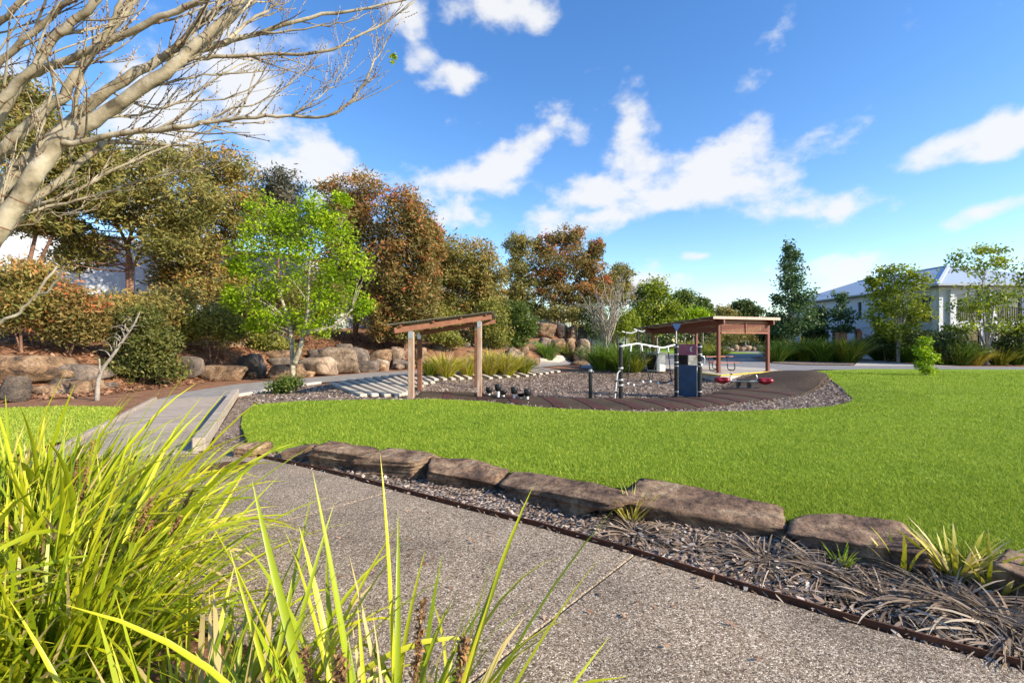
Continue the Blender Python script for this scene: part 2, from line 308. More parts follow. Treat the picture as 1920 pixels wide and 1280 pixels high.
class MB:
    def __init__(s): s.v = []; s.f = []
    def add(s, V, Fc):
        k = len(s.v); s.v += [tuple(p) for p in V]; s.f += [[i+k for i in f] for f in Fc]; return s
    def box(s, c, size, rz=0, rx=0, ry=0, bev=0):
        bm = bmesh.new(); bmesh.ops.create_cube(bm, size=1)
        for v in bm.verts: v.co = Vector((v.co.x*size[0], v.co.y*size[1], v.co.z*size[2]))
        if bev: bmesh.ops.bevel(bm, geom=bm.edges[:], offset=bev, segments=1, affect='EDGES')
        m = Matrix.Translation(c) @ Matrix.Rotation(rz,4,'Z') @ Matrix.Rotation(ry,4,'Y') @ Matrix.Rotation(rx,4,'X')
        bm.verts.index_update(); s.add([m @ v.co for v in bm.verts], [[v.index for v in f.verts] for f in bm.faces]); bm.free(); return s
    def bar(s, a, b, w, t, up=(0,0,1), bev=0):
        """rectangular bar between two points"""
        a = Vector(a); b = Vector(b); d = (b-a); L = d.length; d.normalize(); side = d.cross(Vector(up))
        if side.length < 1e-4: side = d.cross(Vector((0,1,0)))
        side.normalize(); u = side.cross(d)
        bm = bmesh.new(); bmesh.ops.create_cube(bm, size=1)
        if bev:
            for v in bm.verts: v.co = Vector((v.co.x*L, v.co.y*w, v.co.z*t))
            bmesh.ops.bevel(bm, geom=bm.edges[:], offset=bev, segments=1, affect='EDGES')
        else:
            for v in bm.verts: v.co = Vector((v.co.x*L, v.co.y*w, v.co.z*t))
        c = (a+b)/2; bm.verts.index_update()
        s.add([c+d*v.co.x+side*v.co.y+u*v.co.z for v in bm.verts], [[v.index for v in f.verts] for f in bm.faces]); bm.free(); return s
    def tube(s, pts, rad, n=8, cap=True):
        V, Fc = tube(pts, rad, n, cap); return s.add(V, Fc)
    def lathe(s, c, prof, n=16, axis=None):
        c = Vector(c); V = []; Fc = []
        for r, z in prof:
            for k in range(n): V.append(c+Vector((r*math.cos(2*math.pi*k/n), r*math.sin(2*math.pi*k/n), z)))
        for i in range(len(prof)-1):
            for k in range(n): Fc.append([i*n+k, i*n+(k+1)%n, (i+1)*n+(k+1)%n, (i+1)*n+k])
        Fc.append(list(range(n))[::-1]); Fc.append([(len(prof)-1)*n+k for k in range(n)]); return s.add(V, Fc)
    def prism(s, poly, z0, z1):
        n = len(poly); V = [(x,y,z0) for x,y in poly]+[(x,y,z1) for x,y in poly]
        return s.add(V, [list(range(n))[::-1], [n+k for k in range(n)]]+[[k,(k+1)%n,n+(k+1)%n,n+k] for k in range(n)])
    def build(s, name, mat, parent=None, base=None, smooth_=False):
        return mk(name, s.v, s.f, mat, parent, base, smooth_)
def tube(pts, rad, n=8, cap=True):
    pts = [Vector(p) for p in pts]; m = len(pts)
    if not hasattr(rad, '__len__'): rad = [rad]*m
    V = []; Fc = []; prevs = None
    for i, p in enumerate(pts):
        d = (pts[min(i+1,m-1)]-pts[max(i-1,0)]).normalized()
        s = prevs - d*prevs.dot(d) if prevs is not None else d.cross(Vector((0,0,1)) if abs(d.z) < .9 else Vector((1,0,0)))
        s.normalize(); prevs = s; u = d.cross(s)
        for k in range(n):
            a = 2*math.pi*k/n; V.append(p+(s*math.cos(a)+u*math.sin(a))*rad[i])
    for i in range(m-1):
        for k in range(n): Fc.append([i*n+k, i*n+(k+1)%n, (i+1)*n+(k+1)%n, (i+1)*n+k])
    if cap: Fc.append(list(range(n))[::-1]); Fc.append([(m-1)*n+k for k in range(n)])
    return V, Fc
def inside(poly, x, y):
    x = np.asarray(x); y = np.asarray(y); r = np.zeros(x.shape, bool); n = len(poly)
    for i in range(n):
        x0,y0 = poly[i]; x1,y1 = poly[(i+1)%n]
        c = ((y0 > y) != (y1 > y)) & (x < (x1-x0)*(y-y0)/((y1-y0) if y1 != y0 else 1e-9)+x0); r ^= c
    return r
def smooth_poly(pts, k=4):
    """Catmull-Rom through a closed outline"""
    n = len(pts); out = []
    for i in range(n):
        p = [Vector(pts[(i+j-1)%n]).to_2d() for j in range(4)]
        for t in np.linspace(0, 1, k, endpoint=False):
            out.append(tuple(.5*((2*p[1])+(p[2]-p[0])*t+(2*p[0]-5*p[1]+4*p[2]-p[3])*t*t+(3*p[1]-p[0]-3*p[2]+p[3])*t**3)))
    return out
def spline(pts, k=5):
    pts = [Vector(p) for p in pts]; out = []
    for i in range(len(pts)-1):
        p = [pts[max(i-1,0)], pts[i], pts[i+1], pts[min(i+2,len(pts)-1)]]
        for t in np.linspace(0, 1, k, endpoint=False):
            out.append(.5*((2*p[1])+(p[2]-p[0])*t+(2*p[0]-5*p[1]+4*p[2]-p[3])*t*t+(3*p[1]-p[0]-3*p[2]+p[3])*t**3))
    return out+[pts[-1]]
def sheet(name, poly, mat, off=.01, step=.5, hf=None, skirt=0, parent=None):
    """a surface inside an outline that follows the terrain"""
    xs = [p[0] for p in poly]; ys = [p[1] for p in poly]
    gx, gy = np.meshgrid(np.arange(min(xs), max(xs), step), np.arange(min(ys), max(ys), step)); gx = gx.ravel(); gy = gy.ravel()
    m = inside(poly, gx, gy); bd, _ = seg_dist(gx, gy, list(poly)+[poly[0]]); m &= bd > step*.3
    vs = [Vector(p).to_2d() for p in poly]+[Vector((a,b)) for a,b in zip(gx[m], gy[m])]
    n = len(poly); r = delaunay_2d_cdt(vs, [(i,(i+1)%n) for i in range(n)], [], 1, 1e-5)
    X = np.array([v.x for v in r[0]]); Y = np.array([v.y for v in r[0]]); Z = (hf or hgt)(X, Y)+off
    Fc = [list(f) for f in r[2]]
    V = np.stack([X,Y,Z],1)
    if skirt:
        V = V.tolist(); base = len(V); oi = [r[3].index(o) if False else k for k, o in enumerate(r[3])]
        idx = {}
        for k, o in enumerate(r[3]):
            for q in o:
                if q < n: idx[q] = k
        ring = [idx[i] for i in range(n)]
        for i in ring: V.append([V[i][0], V[i][1], V[i][2]-skirt])
        for i in range(n): Fc.append([ring[i], ring[(i+1)%n], base+(i+1)%n, base+i])
    return mk(name, V, Fc, mat, parent, smooth_=not skirt)

# foliage -----------------------------------------------------------
def leaves(rng, C, n, sig, ln, wd, droop=0., tint0=None, up=0.):
    """n rhombic leaves round every centre of C; returns V, F, tint"""
    k = len(C); N = k*n
    cen = np.repeat(C, n, 0)+rng.normal(0, 1, (N,3))*np.repeat(np.broadcast_to(np.asarray(sig), (k,3)), n, 0)
    d = rng.normal(0, 1, (N,3)); d /= np.linalg.norm(d, axis=1, keepdims=True)
    d[:,2] = d[:,2]*(1-abs(droop))-droop+up; d /= np.linalg.norm(d, axis=1, keepdims=True)
    q = rng.normal(0, 1, (N,3)); s = np.cross(d, q); s /= np.linalg.norm(s, axis=1, keepdims=True)+1e-9
    L = ln*rng.uniform(.6, 1.3, (N,1)); Wd = wd*rng.uniform(.7, 1.25, (N,1))
    V = np.stack([cen-d*L*.5, cen+s*Wd*.5-d*L*.05, cen+d*L*.5, cen-s*Wd*.5-d*L*.05], 1).reshape(-1,3)
    Fc = np.arange(N*4).reshape(-1,4)
    tc = rng.uniform(.15, .75, k) if tint0 is None else np.asarray(tint0)
    t = np.clip(np.repeat(tc, n)+rng.normal(0, .17, N), 0, 1)
    return V, Fc, np.repeat(t, 4)
def ellipsoid_pts(rng, c, r, n, power=.45):
    d = rng.normal(0, 1, (n,3)); d /= np.linalg.norm(d, axis=1, keepdims=True)
    return np.array(c)+d*(rng.uniform(.03, 1, (n,1))**power)*np.array(r)
def tree(name, label, cat, base, Y, stems, blobs, leaf, seed, mat='bark_grey', dens=1., n=42, ln=.2, wd=.07, droop=0., group=None, r0=.09, tipred=0., limbs=.5, sig=.2, depth=.85, up=0.):
    """trunk and limbs in one mesh, the leaves in another; blobs = crown lobes (px, py, rx, ry) at distance Y"""
    rng = np.random.default_rng(seed); root = thing(name, base, label, cat, group); b = Vector(base)
    C = []; S = []; T = []; zs = []
    for bl in blobs:
        px, py, rx, ry = bl[:4]; dy = bl[4] if len(bl) > 4 else 0
        rx *= .9; ry *= .9; k = max(10, int(dens*max(rx*ry/24, 2.5*math.sqrt(rx*ry)))); yy = Y+dy
        c = P(px, py, yy); r = (rx*yy/F, max(rx, ry)*yy/F*depth, ry*yy/F)
        pts = ellipsoid_pts(rng, c, r, k); C.append(pts); S.append(np.tile(np.array([r[0]*sig+.06, r[1]*sig+.06, r[2]*sig+.05]), (k,1)))
        rel = (pts[:,2]-c[2])/r[2]; T.append(np.clip(rng.uniform(.1,.65,k)+tipred*np.clip(rel,-.3,1)*rng.uniform(.3,1,k), 0, 1))
    C = np.concatenate(C); S = np.concatenate(S); T = np.concatenate(T)
    low = np.array([hgt(c[0:1], c[1:2])[0] for c in C])+.08
    C[:,2] = np.maximum(C[:,2], low)
    mb = MB(); axis = []
    for st in stems:
        pts = [b+Vector(p) if not isinstance(p, tuple) or len(p) == 3 else p for p in st]
        pts = spline(pts, 5); m = len(pts); rr = [r0*(1-.8*i/(m-1))*(1.25 if i == 0 else 1) for i in range(m)]
        mb.tube(pts, rr, 8); axis += [(p, q) for p, q in zip(pts, rr)]
    A = np.array([p for p, _ in axis]); AR = [q for _, q in axis]
    for i in range(len(C)):
        if rng.random() > limbs: continue
        c = C[i]; dd = np.linalg.norm(A-c, axis=1)+np.where(A[:,2] > c[2]-.1, 3, 0)+np.where(A[:,2] < b.z+.25*(A[:,2].max()-b.z), 3, 0)
        j = int(np.argmin(dd+rng.uniform(0, .5, len(A)))); a = Vector(A[j]); e = Vector(c); L = (e-a).length
        mid = a.lerp(e, .5)+Vector(rng.normal(0, .07*L, 3))+Vector((0,0,.10*L))
        mb.tube(spline([a, mid, e], 3), [min(AR[j]*.6, .012+.014*L)*(1-.82*t) for t in np.linspace(0,1,7)], 5, False)
    mb.build('trunk', mat, root, smooth_=True)
    V, Fc, t = leaves(rng, C, n, S, ln, wd, droop, T, up)
    g = hgt(V[:,0], V[:,1]); V[:,2] = np.maximum(V[:,2], g+.01)
    mk('crown', V, Fc, leaf, root, tint=t)
    return root
def blade_arrays(rng, pos, az, tilt, bend, length, width, nseg=5, fold=False, t0=None):
    """arched ribbon leaves; all arguments are arrays of n"""
    n = len(az); s = np.linspace(0, 1, nseg+1); ds = 1/nseg
    th = tilt[:,None]+bend[:,None]*s[None,:]**1.25
    hx = np.concatenate([np.zeros((n,1)), np.cumsum(np.sin(th[:,:-1])*ds, 1)], 1)*length[:,None]
    hz = np.concatenate([np.zeros((n,1)), np.cumsum(np.cos(th[:,:-1])*ds, 1)], 1)*length[:,None]
    c, sn = np.cos(az)[:,None], np.sin(az)[:,None]
    mid = np.stack([pos[:,0:1]+hx*c, pos[:,1:2]+hx*sn, pos[:,2:3]+hz], 2)
    tw = rng.uniform(-.9, .9, n)[:,None]*s[None,:]+rng.uniform(-.5,.5,n)[:,None]
    prof = np.minimum(1, .55+1.8*s)*np.clip(1.02-s**4, .03, 1)
    w = width[:,None]*prof[None,:]*.5
    side = np.stack([-sn*np.cos(tw), c*np.cos(tw), np.sin(tw)], 2)
    nr = 3 if fold else 2
    l = mid-side*w[...,None]; r = mid+side*w[...,None]
    if fold:
        nrm = np.stack([np.cos(th)*c, np.cos(th)*sn, -np.sin(th)], 2)
        m2 = mid+nrm*(w*.35)[...,None]; V = np.stack([l, m2, r], 2)
    else: V = np.stack([l, r], 2)
    idx = np.arange(n*(nseg+1)*nr).reshape(n, nseg+1, nr); Q = []
    for k in range(nr-1): Q.append(np.stack([idx[:,:-1,k], idx[:,:-1,k+1], idx[:,1:,k+1], idx[:,1:,k]], -1).reshape(-1,4))
    t = (rng.uniform(.1,.8,n) if t0 is None else t0)[:,None]+.22*(s[None,:]-.4)
    t = np.where((s[None,:] > .97), t+.25, t)
    return V.reshape(-1,3), np.concatenate(Q), np.repeat(np.clip(t,0,1).reshape(-1), nr)
def tussock(name, label, base, rad, hgt_, n, mat, seed, group=None, spread=1., w=.014, cat='grass clump', droop=1.1, flat=0., bias=0., parts=True):
    rng = np.random.default_rng(seed); a = rng.uniform(0, 2*np.pi, n); q = np.sqrt(rng.uniform(0,1,n))
    pos = np.stack([base[0]+np.cos(a)*q*rad*.4, base[1]+np.sin(a)*q*rad*.4, np.zeros(n)], 1); pos[:,2] = hgt(pos[:,0], pos[:,1])-.01
    az = a+rng.normal(0, .5, n)
    V, Fc, t = blade_arrays(rng, pos, az, .05+q*.55*spread+flat+rng.uniform(0,.15,n), rng.uniform(.3,1,n)*droop+flat*.6, hgt_*rng.uniform(.65,1.25,n), w*rng.uniform(.6,1.3,n), 5, t0=np.clip(rng.beta(2,2,n)+bias,0,1))
    V[:,2] = np.maximum(V[:,2], hgt(V[:,0], V[:,1])+.006)
    return tag(mk(name, V, Fc, mat, base=base, tint=t), label, cat, group)
_ico = {}
def ico(sub):
    if sub not in _ico:
        bm = bmesh.new(); bmesh.ops.create_icosphere(bm, subdivisions=sub, radius=1); bm.verts.ensure_lookup_table()
        _ico[sub] = (np.array([v.co[:] for v in bm.verts]), np.array([[v.index for v in f.verts] for f in bm.faces])); bm.free()
    return _ico[sub]
def rock(name, label, base, size, rz, mat, seed, sub=3, sink=.08, group=None, blocky=.5, cuts=7, tilt=(0,0), cat='rock'):
    """boulder: rounded block cut by random planes into facets, then roughened"""
    rng = np.random.default_rng(seed); V, Fc = ico(sub); V = V.copy()
    e = 2/(2+6*blocky); V = V*1.9; pl_ = []
    for ax_ in range(3):                                   # six jittered main faces, then corner chips
        for s_ in (-1, 1):
            d = rng.normal(0, .32-.2*blocky, 3); d[ax_] += s_; pl_.append((d/np.linalg.norm(d), rng.uniform(.86, 1.0)))
    for k in range(cuts):
        d = rng.choice([-1, 1], 3)*rng.uniform(.15, 1, 3); d /= np.linalg.norm(d); pl_.append((d, np.abs(d).sum()*rng.uniform(.68, .93)))
    for d, lim in pl_:
        p = V@d; V = np.where((p > lim)[:,None], V*(lim/np.maximum(p, 1e-6))[:,None], V)
    V -= (V.max(0)+V.min(0))/2; V /= np.abs(V).max(0); V = V*np.array(size)/2
    off = rng.uniform(0, 50, 3)
    for f, a in ((2.2, .05), (6, .05), (15, .035)):
        sc = min(size)
        V += np.array([mnoise.noise_vector(Vector(v*f/sc*.5+off)) for v in V])*a*sc*.6
    if sub >= 4:                                           # bedding layers stand out in steps
        st_ = np.array([mnoise.noise(Vector((v[2]*34+off[0], v[0]*.8, v[1]*.8))) for v in V]); V[:,:2] *= (1+.05*np.sign(st_)*np.minimum(np.abs(st_)*3,1))[:,None]
    m = np.array(Matrix.Rotation(rz,3,'Z') @ Matrix.Rotation(tilt[0],3,'X') @ Matrix.Rotation(tilt[1],3,'Y')); V = V@m.T
    V[:,2] -= V[:,2].min()
    b = np.array(base, float); b[2] -= sink
    o = mk(name, V+b, Fc, mat, base=b, smooth_=False)
    return tag(o, label, cat, group)

# ================================================================== THE SETTING
def axis_pts(lo, hi, step, far):
    a = list(np.arange(lo, hi+step/2, step)); s = step; x = hi
    while x < far: s *= 1.35; x += s; a.append(x)
    s = step; x = lo; pre = []
    while x > -far: s *= 1.35; x -= s; pre.append(x)
    return np.array(pre[::-1]+a)
gx = axis_pts(-48, 48, .6, 1500); gy = axis_pts(-6, 75, .6, 1500)
XX, YY = np.meshgrid(gx, gy); ZZ = hgt(XX, YY)-.035
# beyond the park the land stays at the level it has at its edge
nx, ny = len(gx), len(gy); ii = np.arange(nx*ny).reshape(ny, nx)
FQ = np.stack([ii[:-1,:-1], ii[:-1,1:], ii[1:,1:], ii[1:,:-1]], -1).reshape(-1,4)
tag(mk('ground', np.stack([XX,YY,ZZ],2).reshape(-1,3), FQ, 'soil', smooth_=True), kind='structure')

# stone line and lawn
BACK = [tuple(G(*p)[:2]) for p in ((470,858),(505,850),(570,846),(690,862),(800,874),(930,900),(1180,940),(1475,1000),(1750,1062),(1920,1100))]
BACK += [(4.2,2.2),(6,1.4),(9,.6)]
def lawn_h(x, y):
    d, _ = seg_dist(x, y, BACK)
    return hgt(x, y)+.02+.09*np.exp(-(d/1.5)**2)
edge = gxy((452,800),(455,778),(478,760),(560,753),(700,750.5),(775,750.5),(850,751),(905,753),(1000,764),(1100,771),(1200,775),(1300,775),(1400,773),(1490,769),(1560,763),(1592,756),(1600,749),(1588,738),(1578,727),(1560,714),(1548,703),(1530,695.5))
LAWN = BACK[:-3]+[(4.2,2.2),(6,1.4),(9,.6),(14,2),(24,8),(30,18),(29,25.3)]+gxy((1900,693),(1740,692.5),(1620,692))+edge[::-1]
lawn = sheet('lawn', LAWN, 'lawn', 0, .4, lawn_h, skirt=.15); tag(lawn, kind='structure')
def scatter_grass(name='grass', label='short mown bright green grass of the open lawn', LAWN=LAWN, lawn_h=lawn_h, n=900000, xlo=-1.12, xhi=1.12):
    rng = np.random.default_rng(11)
    u = rng.uniform(0, 1, n); y = 2.4*np.exp(u*math.log(24/2.4)); x = rng.uniform(xlo, xhi, n)*y
    d, _ = seg_dist(x, y, BACK)
    m = inside(LAWN, x, y) & (rng.uniform(0,1,n) < np.where(y < 5, 1, .62)); x = x[m]; y = y[m]; n = len(x)
    z = lawn_h(x, y); a = rng.uniform(0, 2*np.pi, n); H = rng.uniform(.012, .036, n)*(1+.03*y); w = .0018*(1+.26*y)*rng.uniform(.7,1.3,n)
    lx = rng.normal(0, .022, n); ly = rng.normal(0, .022, n)
    V = np.stack([np.stack([x-np.cos(a)*w, y-np.sin(a)*w, z-.004],1), np.stack([x+np.cos(a)*w, y+np.sin(a)*w, z-.004],1), np.stack([x+lx, y+ly, z+H],1)],1).reshape(-1,3)
    t = np.array([mnoise.noise(Vector((p*.55, q*.55, 0)))*.7+mnoise.noise(Vector((p*2.3, q*2.3, 5)))*.3+mnoise.noise(Vector((p*.17, q*.3, 9)))*.45 for p, q in zip(x[::8], y[::8])]); t = np.repeat(t, 8)[:n]
    t2 = np.clip(.52+rng.normal(0,.14,n)+t+np.where(rng.uniform(0,1,n) < .03, .4, 0), 0, 1)
    print('grass blades', n)
    o = mk(name, V, np.arange(n*3).reshape(-1,3), 'grass', tint=np.repeat(t2,3)); tag(o, label, 'grass', kind='stuff')
scatter_grass()
left_lawn = gxy((-60,768),(120,762),(232,764),(205,790),(140,822),(-60,880))
tag(sheet('left_lawn', left_lawn, 'lawn', .01, .5), kind='structure')
scatter_grass('side_grass', 'short mown grass left of the boardwalk', left_lawn, lambda x, y: hgt(x, y)+.012, 260000, -1.3, -.7)
far_lawn = [(15,58),(32,58),(36,110),(20,110)]
tag(sheet('far_lawn', far_lawn, 'lawn', .02, 4), kind='structure')

# play area
PLAY = edge[2:]+gxy((1480,699),(1400,699),(1300,697),(1215,697),(1130,694),(1050,699),(1000,704),(900,706),(800,708),(700,715),(600,722),(520,731),(448,746))
tag(sheet('play_area', PLAY, 'mulch', -.005, .4), kind='structure')
mulch_strip = gxy((448,746),(478,760),(455,778),(452,800),(470,858),(430,862),(392,852),(405,812))
tag(sheet('garden_strip', mulch_strip, 'mulch', .0, .3), kind='structure')
# brown rubber band with red stripes
outer = gxy((775,749),(850,750),(905,751),(1000,762),(1100,769),(1200,770),(1300,768),(1380,758),(1450,750),(1500,742),(1535,728),(1552,714),(1548,704),(1530,698))
inner = gxy((790,734),(850,735),(905,738),(1000,744),(1100,747),(1200,747),(1275,745),(1320,741),(1340,734),(1357,727),(1380,716),(1420,706),(1470,699),(1500,697))
def rub_h(x, y):
    c = np.array(G(1505,712)[:2]); d = np.hypot((x-c[0])/2.2, (y-c[1])/2.6)
    d2, _ = seg_dist(x, y, outer); d3, _ = seg_dist(x, y, inner); e = np.minimum(np.minimum(d2, d3), 1)
    return hgt(x, y)+.02+.28*np.exp(-d*d*1.3)+.05*smooth(0, .6, e)
RUB = outer+inner[::-1]
tag(sheet('softfall', RUB, 'rubber', 0, .25, rub_h, skirt=.06), kind='structure')
sf = bpy.data.objects['softfall']
def along(pl, t):
    q = [Vector(p) for p in pl]; L = [(b-a).length for a, b in zip(q[:-1], q[1:])]; s = t*sum(L)
    for a, b, l in zip(q[:-1], q[1:], L):
        if s <= l: return a.lerp(b, s/l)
        s -= l
    return q[-1]
for t in (.055,.11,.165,.225,.27,.315,.355,.395,.435,.475,.525,.60,.86,.91,.955):
    V = []; Fc = []; n = 9; w = .008
    for i in range(n+1):
        for k in range(4):
            tt = t+w*(k/3-.5)*2; a = along(outer, tt+(.006 if t < .7 else 0)); b = along(inner, tt-(.006 if t < .7 else 0)); p = a.lerp(b, .02+.93*i/n); V.append((p.x, p.y, 0))
    V = np.array(V); V[:,2] = rub_h(V[:,0], V[:,1])+.012
    for i in range(n):
        for k in range(3): Fc.append([i*4+k, i*4+k+1, i*4+k+5, i*4+k+4])
    mk('stripe', V, Fc, 'rubber_red', sf, smooth_=True)
def scatter_chips(name, label, poly, n, seed, hf, size, mat, off=.0, flat=True, ypow=1., box=False):
    rng = np.random.default_rng(seed); xs = [p[0] for p in poly]; ys = [p[1] for p in poly]
    y = min(ys)+(max(ys)-min(ys))*rng.uniform(0,1,n*3)**ypow; x = rng.uniform(min(xs), max(xs), n*3); m = inside(poly, x, y); x = x[m][:n]; y = y[m][:n]; n = len(x)
    z = hf(x, y)+off+rng.uniform(0, .014, n); a = rng.uniform(0, np.pi, n); L = size*rng.uniform(.5,1.6,n); Wd = L*rng.uniform(.15,.45,n); sl = rng.normal(0,.28,n); tl = rng.normal(0,.35,n)
    dx, dy = np.cos(a), np.sin(a); V = []
    for i, j in ((-1,-.6),(-.2,-1),(1,-.3),(.6,1),(-.8,.7)):
        V.append(np.stack([x+dx*L*.5*i-dy*Wd*.5*j, y+dy*L*.5*i+dx*Wd*.5*j, z+.012+L*.5*i*sl+Wd*.5*j*tl],1))
    V = np.stack(V,1).reshape(-1,3); t = np.repeat(np.clip(rng.beta(1.6,1.9,n),0,1),5)
    tag(mk(name, V, np.arange(n*5).reshape(-1,5), mat, tint=t), label, 'bark chips' if mat == 'chip' else 'leaf litter', kind='stuff')
scatter_chips('play_bark_chips', 'loose grey brown bark chips covering the play area', PLAY, 60000, 3, hgt, .075, 'chip', 0)

# exposed aggregate footpath in three poured slabs, with joints between
REDGE = [tuple(G(*p)[:2]) for p in ((480,859),(560,876),(640,896),(738,923),(870,958),(1000,990),(1190,1045),(1400,1113),(1560,1163),(1700,1204),(1920,1265))]
fp = bpy.data.objects.new('footpath', None); COL.objects.link(fp); tag(fp, kind='structure')
J1r, J1l = Vector(REDGE[3]), Vector((-2.6,3.28)); J2r, J2l = Vector(REDGE[6]), Vector((-.40,1.86))
slabA = [(-5.25,6.55),(-4.6,6.75)]+REDGE[:4]+[tuple(J1l),(-3.6,4.5)]
n1 = (J1l-J1r).normalized(); p1 = Vector((-n1.y, n1.x))*.016; p1 = p1 if p1.y < 0 else -p1
n2 = (J2l-J2r).normalized(); p2 = Vector((-n2.y, n2.x))*.007; p2 = p2 if p2.y < 0 else -p2
slabB = [tuple(J1r+p1)]+REDGE[4:6]+[tuple(J2r-p2),tuple(J2l-p2),(-.7,2.05),(-1.6,2.5),tuple(J1l+p1)]
slabC = [tuple(J2r+p2)]+REDGE[7:]+[(3.3,1.55),(5,.4),(8,-2),(4,-4),(1.5,-3),(1.0,0),(.5,1.0),(-.1,1.6),tuple(J2l+p2)]
for q in (slabA, slabB, slabC):
    mb = MB(); mb.prism(q if sum((a[0]*b[1]-b[0]*a[1]) for a, b in zip(q, q[1:]+q[:1])) > 0 else q[::-1], -.06, .018)
    o = mb.build('slab', 'aggregate', fp)
    bv = o.modifiers.new('bevel', 'BEVEL'); bv.width = .006; bv.segments = 2; bv.limit_method = 'ANGLE'
MB().bar((*J1r,-.002), (*J1l,-.002), .06, .03).build('joint_filling', 'joint', fp)
mb = MB(); q = [Vector((*p, .012)) for p in REDGE]; q.append(Vector((3.3,1.55,.012)))
for a, b in zip(q[:-1], q[1:]):
    d = (b-a).normalized(); s = Vector((-d.y, d.x, 0))
    s = s if s.x > 0 else -s
    mb.bar(a+s*.03-d*.004, b+s*.03+d*.004, .012, .075)
tag(mb.build('steel_edging', 'rust', base=q[4]), 'thin rusted steel edging strip along the footpath', 'edging')
BED = REDGE+[(3.3,1.55),(5,.5),(9,.3)]+BACK[::-1]
tag(sheet('mulch_bed', BED, 'mulch', .004, .15), kind='structure')
scatter_chips('bed_bark_chips', 'pale bark chips loose in the bed beside the footpath', BED, 15000, 5, hgt, .045, 'chip', .006)

scatter_chips('path_litter', 'dry leaf scraps scattered on the footpath', [(-1.6,4.6),(-1.1,4.7),(2.2,2.4),(1.2,2.2),(-.2,2.4),(-1.8,3.4)], 130, 15, lambda x, y: np.full(np.shape(x), .008), .03, 'litter', .004)
# round drain grate set in the path
g0 = G(422,880); g0.z = .018; gr = thing('drain_grate', g0, 'round brown cast iron drain grate in the footpath', 'drain grate')
MB().lathe(g0, [(.27,.0),(.285,.002),(.285,.010),(.245,.010),(.24,.003)], 40).build('rim', 'iron', gr)
for k in range(-5, 6):
    x = k*.042; L = math.sqrt(.242**2-x*x)
    MB().bar(g0+Vector((x,-L,.007)), g0+Vector((x,L,.007)), .022, .008).build('bar', 'iron', gr)

# boardwalk
bw = bpy.data.objects.new('boardwalk', None); COL.objects.link(bw); tag(bw, kind='structure')
NR, FR = G(372,852), G(442,744); NL = NR+Vector((-1.8,-.3,0)); FL = FR+Vector((-1.65,-.8,0))
FL.z = FR.z = NL.z = NR.z = 0
NP = 62
for k in range(NP):
    a0, a1 = NL.lerp(FL, (k+.03)/NP), NL.lerp(FL, (k+.97)/NP); b0, b1 = NR.lerp(FR, (k+.03)/NP), NR.lerp(FR, (k+.97)/NP)
    z = .035+random.Random(k).uniform(-.003,.003)
    V = [(*a0[:2],z-.04),(*b0[:2],z-.04),(*b1[:2],z-.04),(*a1[:2],z-.04),(*a0[:2],z),(*b0[:2],z),(*b1[:2],z),(*a1[:2],z)]
    mk('plank', V, [[3,2,1,0],[4,5,6,7],[0,1,5,4],[1,2,6,5],[2,3,7,6],[3,0,4,7]], 'deck', bw)
for a, b in ((NR, FR), (NL, FL)):
    for k in range(3):
        p, q = a.lerp(b, k/3+.002), a.lerp(b, (k+1)/3-.002)
        hk = .13 if a is NR else .045; MB().bar(p+Vector((0,0,hk)), q+Vector((0,0,hk)), .16 if a is NR else .09, .19 if a is NR else .09, bev=.012).build('kerb_beam', 'deck', bw)

# concrete path beyond the boardwalk and the pale kerb at its edge
path_hi = gxy((285,752),(350,735),(440,721),(560,710),(700,698.5),(790,694),(900,690),(960,682),(1010,672),(1060,664))
path_lo = gxy((442,743),(520,729),(600,718),(700,709),(790,702.5),(880,700),(960,694),(1020,688),(1090,682),(1200,678))
tag(sheet('curved_path', path_hi+path_lo[::-1], 'concrete', .012, .5), kind='structure')
kb = [Vector((*p, h1(*p)+.02)) for p in path_lo[:3]]; mb = MB()
for a, b in zip(kb[:-1], kb[1:]): mb.bar(a, b, .14, .09, bev=.01)
tag(mb.build('path_kerb', 'slabc', base=kb[0]), 'pale concrete kerb along the curved path by the lime green tree', 'kerb')
rear = gxy((1060,664),(1100,662),(1250,660),(1340,661),(1400,668),(1440,681),(1500,684.5),(1640,686),(1920,688),(2100,689),(2100,693.5),(1920,693),(1740,692),(1530,693.5),(1470,697),(1380,698),(1215,694),(1090,690),(1090,682))
tag(sheet('rear_path', rear, 'asphalt', .014, .8), kind='structure')
rear2 = gxy((1360,655),(1440,655),(1430,668),(1400,671),(1340,664))
tag(sheet('far_path', rear2, 'asphalt', .018, 2), kind='structure')
cross = gxy((1612,676),(1650,674),(1720,684),(1800,686.5),(1600,686.5))
tag(sheet('dirt_path', cross, 'slabc', .022, 1), kind='structure')
garden = gxy((1445,675),(1500,670),(1605,670),(1612,677),(1598,684),(1500,683),(1448,680))
tag(sheet('garden_bed', garden, 'mulch', .01, .8), kind='structure')

